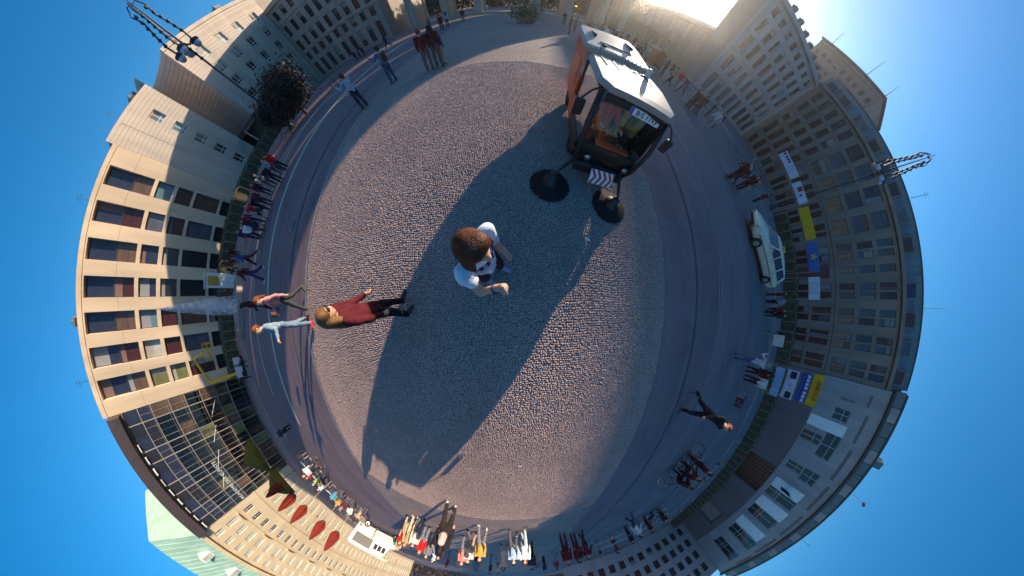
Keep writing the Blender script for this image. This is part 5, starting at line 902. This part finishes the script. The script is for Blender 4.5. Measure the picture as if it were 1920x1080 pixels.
hb = tag(obj('handbag', np_mesh('handbag', *sdf_mesh([((-.1, 0, .1), (.1, 0, .1), .08, .08), ((-.08, 0, .2), (.08, 0, .2), .07, .07)], .02), cloth((.12, .05, .03)), True), None, (*G(555, 585), .62)), 'brown handbag hanging at the side of the person in pink', 'bag'); 
arche('denim', res=.013, top='long', hair='short', hipL=8, hipR=-6, kneeL=6, kneeR=10, shL=22, shR=14, elL=70, elR=60)
PP('denim', 'person in light denim jacket and red shoes casting a long shadow', (584, 602), (475, 622), -70, top=(.20, .28, .35), leg=(.14, .20, .28), hair='red', shoes=(.65, .015, .06), group=None)
PP('walk', 'person in dark suit walking alone across the shaded right side', (1286, 750), (1381, 796), 200, top=BLK, leg=(.03, .022, .03), hair='red', group=None)
arche('dress', res=.015, top='long', hair='long', leg='trousers', hipL=18, hipR=-16, kneeL=6, kneeR=24, shL=-12, shR=14, coat=True)
PP('dress', 'person in black with a pink backpack walking away at the bottom', (848, 943), (847, 1072), -100, h=1.92, top=BLK, leg=(.03, .02, .02), hair='black', shoes=(.5, .45, .42), pack=(.55, .36, .34), group=None)
drv = person('sit', 'driver in orange work jacket seated inside the sweeper cab', (1.74, 3.12), -88, h=1.42, top=(.7, .10, .01), leg=(.5, .07, .01), hair='grey', z=.33, group=None)
# upper left group on the carriageway
PP('photo', 'person in pale striped shirt taking a picture on the carriageway', (686, 202), (634, 142), 160, top=(.36, .42, .50), leg=(.03, .035, .06), skin=m_skin2)
tag(obj('shoulder_bag', hb.data.copy(), None, (*G(678, 192), .72)), 'red bag beside the person in pale striped shirt', 'bag').data.materials[0] = cloth((.5, .02, .03))
PP('photo', 'person in denim jacket with brown backpack filming the palace', (740, 154), (693, 84), 150, top=(.10, .16, .26), leg=(.06, .09, .16), pack=(.10, .045, .02), hair='black', skin=m_skin2)
PP('stand', 'left one of the couple in maroon jackets on the cobble edge', (808, 132), (788, 50), 100, top=MAR, leg=(.14, .10, .10), hair='red')
PP('stand_f', 'right one of the couple in maroon jackets on the cobble edge', (826, 126), (803, 48), 95, top=(.09, .02, .03), leg=(.10, .08, .07), hair='black')
PP('stand', 'person in blue hood partly behind the maroon couple', (832, 121), (815, 58), 60, top=(.04, .06, .30), leg=(.3, .3, .28), hair='grey')
PP('stand', 'person in dark red jacket of the pair beyond the maroon couple', (830, 58), (815, 14), 110, top=(.14, .02, .03), leg=(.06, .02, .03))
PP('stand_f', 'person in white top of the pair beyond the maroon couple', (840, 50), (827, 20), 90, top=(.4, .4, .42), leg=(.08, .03, .03))
PP('stand', 'person in maroon anorak standing alone near the top edge', (869, 42), (862, -6), 90, top=MAR, leg=(.2, .17, .16), hair='brown')
PP('walk', 'person with a pale bag strolling at the very top left', (798, 24), (790, -4), 150, D=30, top=(.2, .1, .1), leg=(.2, .2, .22))
PP('walk_f', 'distant dark walker left of the strolling bag carrier', (712, 55), (700, 30), 200, D=34, top=BLK, leg=BLK)
for i, (x, y, c, nm) in enumerate([(648, 78, MAR, 'first'), (656, 74, GREY, 'second'), (664, 70, MAR, 'third')]): person('stand', 'dark clothed person, %s of three by the palace wall' % nm, AZ(x, y, 44), -60, top=c, leg=BLK)
# left row on the south pavement
PP('stand', 'person in bright red jacket on the south carriageway', (540, 317), (492, 284), 200, top=RED, leg=(.05, .03, .06), hair='red', shoes=(.4, .4, .5))
row = [(486, 300, (.3, .33, .4), 'pale blue jacket, nearest the red jacket', 'stand'), (475, 312, MAR, 'dark red hood behind the pale blue jacket', 'stand_f'), (478, 330, GREY, 'grey coat with crossed arms', 'photo'), (466, 345, MAR, 'maroon jumper right of the grey coat', 'stand'), (458, 362, (.15, .03, .05), 'wine red coat with a pale bag', 'stand_f'), (452, 375, BLK, 'black coat in the middle of the row', 'walk'), (470, 392, (.3, .02, .03), 'red trousered outfit', 'shorts'), (446, 405, (.25, .03, .10), 'crimson top beside the hedge', 'stand_f'), (462, 418, MAR, 'dark red poncho', 'skirt'), (450, 428, WHT2, 'white shirt with dark trousers', 'walk'), (468, 440, (.09, .03, .09), 'plum coloured coat', 'stand')]
for (x, y, c, nm, ar) in row: person(ar, 'person in '+nm+' in the row before the bank', AZ(x, y, 17+1.5*math.sin(x)), -10+30*math.sin(y), h=1.7+.08*math.sin(x*3), top=c, leg=(.04, .03, .06), hair=['brown', 'black', 'red', 'grey'][int(x) % 4])
for i, (x, y, c) in enumerate([(418, 470, MAR), (416, 488, (.12, .04, .03)), (420, 505, BLK), (408, 545, (.2, .02, .02)), (408, 560, BLK), (430, 690, GREY), (440, 715, MAR)]): person(['stand', 'stand_f', 'walk'][i % 3], 'distant %s clothed person by the bank hedge, %s from the gate' % (['dark red', 'brown', 'black', 'red', 'black', 'grey', 'maroon'][i], ['first', 'second', 'third', 'fourth', 'fifth', 'sixth', 'seventh'][i]), AZ(x, y, 32), 20*i, top=c, leg=BLK)
PP('walk_f', 'person in blue top striding past the hedge with white shoes', (474, 485), (420, 486), -90, D=16, top=(.04, .07, .26), leg=(.08, .03, .05), shoes=(.5, .5, .55))
PP('walk', 'person in brown jacket and blue jeans walking with white trainers', (498, 514), (430, 522), -80, top=(.13, .035, .03), leg=(.04, .04, .14), shoes=(.6, .6, .65), hair='black')
PP('walk_coat', 'person in dark rust coat right behind the pink jumper', (522, 568), (448, 562), -90, top=(.10, .02, .018), leg=(.06, .02, .02), hair='black')
person('sit', 'person with pale cap sitting below the glass academy', AZ(490, 835, 19), 40, top=NAV, leg=BLK, hair='grey'); person('walk', 'person in dark coat carrying a white parcel by the terrace', AZ(560, 905, 17), 120, top=BLK, leg=BLK)
tag(obj('parcel', MB().box(-.22, .22, -.15, .15, 0, .35, .03).mesh('parcel', f_white), None, (*AZ(556, 903, 16.6), 1.0)), 'white parcel carried beside the cafe terrace', 'parcel')
caf = [(532, 918, WHT2, 'white shirt under the olive parasol'), (545, 925, RED, 'red top under the olive parasol'), (552, 945, (.35, .38, .1), 'lime top at the second table'), (562, 955, WHT2, 'white blouse at the second table'), (590, 972, (.05, .25, .38), 'teal top at the middle table'), (600, 985, (.55, .25, .05), 'orange top at the middle table'), (606, 998, MAR, 'maroon top at the fourth table'), (625, 1003, WHT2, 'white top at the fourth table'), (638, 1018, TAN, 'tan jacket at the last table'), (650, 1025, GREY, 'grey jacket at the last table')]
for i, (x, y, c, nm) in enumerate(caf): person('sit', 'seated cafe guest in '+nm, AZ(x, y, 20.2+1.2*(i % 2)), 90 if i % 2 else -90, top=c, leg=(.1, .09, .12), hair=['brown', 'blond', 'grey', 'black'][i % 4], group='cafe guests')
# bottom crowd, walking into the sun
bot = [('skirt', (748, 1022), 14, RED, TAN, 'red top beside the white van'), ('stand_f', (763, 1012), 13.5, TAN, (.5, .4, .25), 'tan dress near the white van'), ('stand', (778, 1010), 13, (.5, .45, .4), GREY, 'pale shirt holding a red bag'), ('stand_f', (788, 1030), 15, RED, GREY, 'red jumper second from the white van'), ('stand', (800, 1040), 17, GREY, BLK, 'grey jacket behind the red jumper'),
 ('shorts', (826, 1028), 16, MAR, TAN, 'maroon T-shirt and shorts left of the pink backpack'), ('stand', (868, 1040), 15, (.6, .2, .16), GREY, 'coral shirt right of the pink backpack'), ('shorts', (882, 1018), 13, (.66, .5, .46), TAN, 'pale pink top with a black bag'), ('walk', (905, 992), 11.5, (.45, .28, .06), GREY, 'mustard scarf and black jacket'), ('skirt', (944, 1044), 17, (.65, .42, .40), (.6, .45, .42), 'rosy dress with bare legs'), ('walk', (962, 1000), 12, LBL, (.09, .08, .1), 'light blue shirt and dark trousers'), ('walk_f', (981, 998), 12.4, (.55, .62, .66), (.4, .45, .48), 'pale mint coat beside the light blue shirt'), ('stand', (994, 1030), 16, NAV, BLK, 'navy top at the shadow edge')]
for ar, p, D, c, l, nm in bot: person(ar, 'person in '+nm+' at the bottom', AZ(*p, D), 90+15*math.sin(p[0]), h=1.72+.07*math.sin(p[0]), top=c, leg=l, hair=['blond', 'brown', 'black', 'red'][p[0] % 4], shoes=(.5, .48, .46) if p[0] % 2 else BLK)
PP('stand', 'person in dark red coat, left of the shaded trio', (1062, 1038), (1066, 1082), 90, D=15, top=MAR, leg=(.07, .02, .03)); PP('stand_f', 'person in dark red coat in the middle of the shaded trio', (1082, 1034), (1086, 1078), 80, D=16, top=(.08, .02, .02), leg=(.06, .02, .02)); PP('walk', 'person in dark red coat, right of the shaded trio', (1100, 1034), (1106, 1078), 70, D=16, top=MAR, leg=(.05, .02, .02))
PP('skirt', 'person in maroon skirt and pale legs near the guard rail', (1145, 1003), (1162, 1050), 60, top=(.12, .02, .03), leg=(.12, .02, .03)); PP('walk', 'person in white shirt and jeans walking by the guard rail', (1178, 963), (1202, 1010), 60, top=(.5, .55, .6), leg=(.03, .05, .12), hair='black')
for i, (x, y, c) in enumerate([(1225, 1000, MAR), (1240, 1010, GREY), (1198, 1040, BLK), (1255, 985, MAR)]): person(['stand', 'sit', 'stand_f', 'walk'][i], 'dark clothed person among the bicycles at the guard rail, %s' % ['holding a bicycle', 'sitting low', 'farthest from the embassy', 'nearest the embassy'][i], AZ(x, y, 23), 40*i, top=c, leg=BLK)
# right side
bicycle('black city bicycle standing farthest into the square at lower right', AZ(1306, 866, 12.5), 40, tilt=3, col=(.03, .012, .012)); bicycle('dark red bicycle in the middle of the lower right three', AZ(1298, 893, 12.5), 60, col=(.10, .015, .015)); bicycle('dark bicycle nearest the guard rail of the lower right three', AZ(1278, 915, 12.5), 20)
person('cyclist', 'cyclist in rust red jacket on the dark red bicycle', (AZ(1298, 893, 12.5)[0]-.1, AZ(1298, 893, 12.5)[1]-.1), 60, top=(.13, .02, .018), leg=(.05, .02, .02), group='cyclists at the lower right'); person('stand', 'person in dark red coat standing over the black city bicycle', (AZ(1316, 875, 12.5)[0], AZ(1316, 875, 12.5)[1]), 30, top=(.10, .018, .018), leg=(.05, .02, .02), group='cyclists at the lower right'); person('cyclist', 'cyclist in wine jacket by the bicycle nearest the rail', (AZ(1290, 921, 12.5)[0], AZ(1290, 921, 12.5)[1]), 20, top=MAR, leg=BLK, group='cyclists at the lower right')
for i, (x, y) in enumerate([(1212, 1015), (1228, 1022), (1245, 1000), (1262, 992), (1330, 940), (1348, 925), (1370, 890)]): bicycle('parked bicycle, %s in the row along the guard rail and hedge' % ['first', 'second', 'third', 'fourth', 'fifth', 'sixth', 'seventh'][i], AZ(x, y, 22+i), 25*i, col=[(.02, .02, .025), (.03, .04, .12), (.10, .015, .015)][i % 3])
bicycle('bicycle with a red box standing by the information stand', AZ(1405, 760, 16), 100, col=(.03, .04, .12)); tag(obj('red_box', MB().box(-.3, .3, -.25, .25, 0, .5, .03).mesh('red_box', cloth((.16, .012, .03))), None, (*AZ(1420, 772, 17), 0)), 'red box on the ground behind the bicycle at the information stand', 'box')
PP('photo', 'person in white jacket, first of the group at the information stand', (1378, 666), (1428, 684), 10, top=(.5, .52, .6), leg=(.12, .14, .25), hair='grey', h=1.7); PP('stand', 'person in dark red coat, back to the white jacket', (1398, 690), (1448, 704), 0, top=(.09, .016, .018), leg=(.06, .02, .02)); PP('stand', 'person in white T-shirt holding paper at the information stand', (1394, 706), (1446, 724), -10, top=WHT2, leg=(.06, .02, .03), hair='red')
person('stand_f', 'dark clothed person reading the pale blue banner', AZ(1432, 700, 19), 0, top=MAR, leg=BLK)
for i, (x, y, c, nm) in enumerate([(1462, 552, MAR, 'tallest, in dark red'), (1468, 566, (.3, .33, .4), 'in pale grey blue'), (1462, 582, (.25, .02, .03), 'in crimson'), (1476, 592, BLK, 'in black')]): person(['stand', 'stand_f', 'walk', 'stand'][i], 'person %s in the group behind the taxi' % nm, AZ(x, y, 19.5), 40*i+90, top=c, leg=(.05, .02, .03))
for i, (x, y, c, nm) in enumerate([(1385, 330, (.10, .02, .02), 'leaning forward in dark red'), (1395, 318, MAR, 'tallest in maroon'), (1398, 345, (.12, .02, .02), 'in rust coat'), (1390, 355, (.2, .18, .17), 'in pale trousers')]): person(['walk', 'stand', 'stand_f', 'walk'][i], 'person %s in the group by the long white banner' % nm, AZ(x, y, 14+.5*i), 150+20*i, top=c, leg=(.06, .02, .03) if i < 3 else (.3, .28, .27))
PP('walk', 'person in white jacket walking below the ochre palace', (1322, 240), (1372, 205), 200, top=(.55, .5, .48), leg=(.3, .28, .28), hair='black', pack=(.06, .015, .02))
for i, (x, y, c) in enumerate([(1318, 172, MAR), (1326, 160, (.4, .38, .38)), (1332, 180, (.12, .02, .02)), (1340, 168, MAR)]): person(['stand', 'stand_f', 'stand', 'walk'][i], 'person %s in the cluster below the limestone block' % ['in maroon, left', 'in pale shirt', 'in rust, lowest', 'in maroon, right'][i], AZ(x, y, 18+i*.5), 220+20*i, top=c, leg=(.06, .02, .03))
far = [(1178, 38), (1186, 45), (1196, 30), (1208, 42), (1216, 55), (1224, 62), (1250, 70), (1262, 78), (1272, 92), (1280, 60), (1296, 84), (1064, 8), (1078, 12), (1090, 6), (1005, 12), (960, 8), (1120, 14), (1140, 20)]
for i, (x, y) in enumerate(far): person(['stand', 'walk', 'stand_f'][i % 3], 'small backlit person near the gate, number %s from the flower tub outwards' % ['eleven', 'twelve', 'thirteen', 'fourteen', 'fifteen', 'sixteen', 'seventeen', 'eighteen', 'nineteen', 'twenty', 'twenty one', 'four', 'five', 'six', 'two', 'one', 'seven', 'eight'][i], AZ(x, y, 24+4*(i % 4)), 60*i, top=[MAR, GREY, (.2, .05, .03), BLK][i % 4], leg=BLK, group='people near the gate')
ca = thing('carriage', 'small orange red pedal carriage among the people by the gatehouse', 'carriage', (*AZ(1245, 85, 24), 0), math.radians(30)); p_c = paint('carriage_orange', (.35, .06, .02))
MB().loft([[(x, -.6, .5), (x, .6, .5), (x, .6, zt), (x, -.6, zt)] for x, zt in ((-1.0, 1.9), (-.6, 2.1), (.2, 2.0), (.5, .9), (.9, .8))]).build('body', p_c, ca)
for x, y in ((-.6, -.65), (-.6, .65), (1.1, 0)): MB().tube([(x+.35*math.cos(a), y, .38+.35*math.sin(a)) for a in np.linspace(0, 6.283, 21)], .03, 6, False).build('wheel', p_tyre, ca)
MB().tube([(.9, 0, .6), (1.1, 0, .38)], .03, 6).build('fork', p_dk, ca)
for i, (x, y) in enumerate([(1382, 285), (1395, 298), (1405, 262)]): bicycle('parked bicycle before the ochre palace, %s from the gate' % ['second', 'third', 'first'][i], AZ(x, y, 24), 100, col=(.03, .04, .12))
for i, (x, y) in enumerate([(520, 245), (530, 232), (540, 222), (590, 118), (600, 112)]): bicycle('parked bicycle by the south kerb, %s from the gate' % ['fifth', 'fourth', 'third', 'second', 'first'][i], AZ(x, y, 27), 60)

# the denser part of the crowd farther off
CR_ = [('stand', (735, 1048), 26, TAN, 'tan jacket'), ('walk', (812, 1052), 24, WHT2, 'white shirt'), ('stand_f', (838, 1058), 27, RED, 'red jacket'), ('shorts', (858, 1056), 25, (.5, .35, .3), 'peach top'), ('walk_f', (893, 1056), 23, (.1, .2, .3), 'petrol blue top'), ('stand', (920, 1054), 25, MAR, 'maroon coat'), ('skirt', (934, 1060), 29, (.6, .55, .4), 'straw coloured dress'), ('walk', (1006, 1050), 24, GREY, 'grey hoodie'), ('stand', (1020, 1056), 28, NAV, 'navy coat'), ('walk_f', (1042, 1050), 26, (.3, .05, .05), 'brick red jacket'), ('stand', (1125, 1035), 25, BLK, 'black coat'), ('stand_f', (690, 1060), 33, WHT2, 'white dress'), ('stand', (676, 1045), 30, (.2, .1, .05), 'brown jacket')]
for i, (ar, p, D, c, nm) in enumerate(CR_): person(ar, 'small distant person in '+nm+' at the bottom edge', AZ(*p, D), 80+70*math.sin(i*2.3), h=1.72+.08*math.sin(i*1.7), top=c, leg=[BLK, DEN, GREY, TAN][i % 4], hair=['brown', 'black', 'blond', 'grey'][i % 4], group='people towards the avenue')
CT_ = [('walk', (1150, 30), 27, WHT2, 'white shirt'), ('stand', (1165, 34), 30, MAR, 'maroon coat'), ('stand_f', (1232, 74), 22, GREY, 'grey coat'), ('walk', (1290, 105), 20, (.3, .2, .12), 'tan coat'), ('stand', (1304, 112), 23, RED, 'red jacket'), ('walk_f', (1312, 128), 21, NAV, 'navy jacket'), ('stand', (1352, 190), 24, BLK, 'black coat'), ('stand_f', (1360, 215), 22, MAR, 'wine red coat'), ('walk', (1412, 300), 22, GREY, 'grey jacket'), ('stand', (1425, 372), 21, (.2, .02, .02), 'dark red hood'), ('walk_f', (1440, 625), 22, BLK, 'black cape')]
for i, (ar, p, D, c, nm) in enumerate(CT_): person(ar, 'distant person in '+nm+' along the north side between gate and information stand', AZ(*p, D), 200+60*math.sin(i*1.9), h=1.72+.07*math.sin(i*2.7), top=c, leg=[BLK, GREY, (.05, .02, .03)][i % 3], hair=['black', 'brown', 'grey'][i % 3], group='people along the north side')
# ------------------------------------------------------------------ evening haze over the square
hz = MB().box(-175, 175, -230, 175, -1.0, 48).build('haze', None); tag(hz, 'thin evening haze over the whole square', 'haze', kind='stuff')
hm = bpy.data.materials.new('haze'); hm.use_nodes = True; ht = hm.node_tree; ht.nodes.remove(ht.nodes['Principled BSDF']); hv = ht.nodes.new('ShaderNodeVolumePrincipled'); hv.inputs['Color'].default_value = (.92, .90, .88, 1); hv.inputs['Density'].default_value = 0.00065; hv.inputs['Anisotropy'].default_value = 0.75
ht.links.new(hv.outputs[0], ht.nodes['Material Output'].inputs['Volume']); hz.data.materials.append(hm)
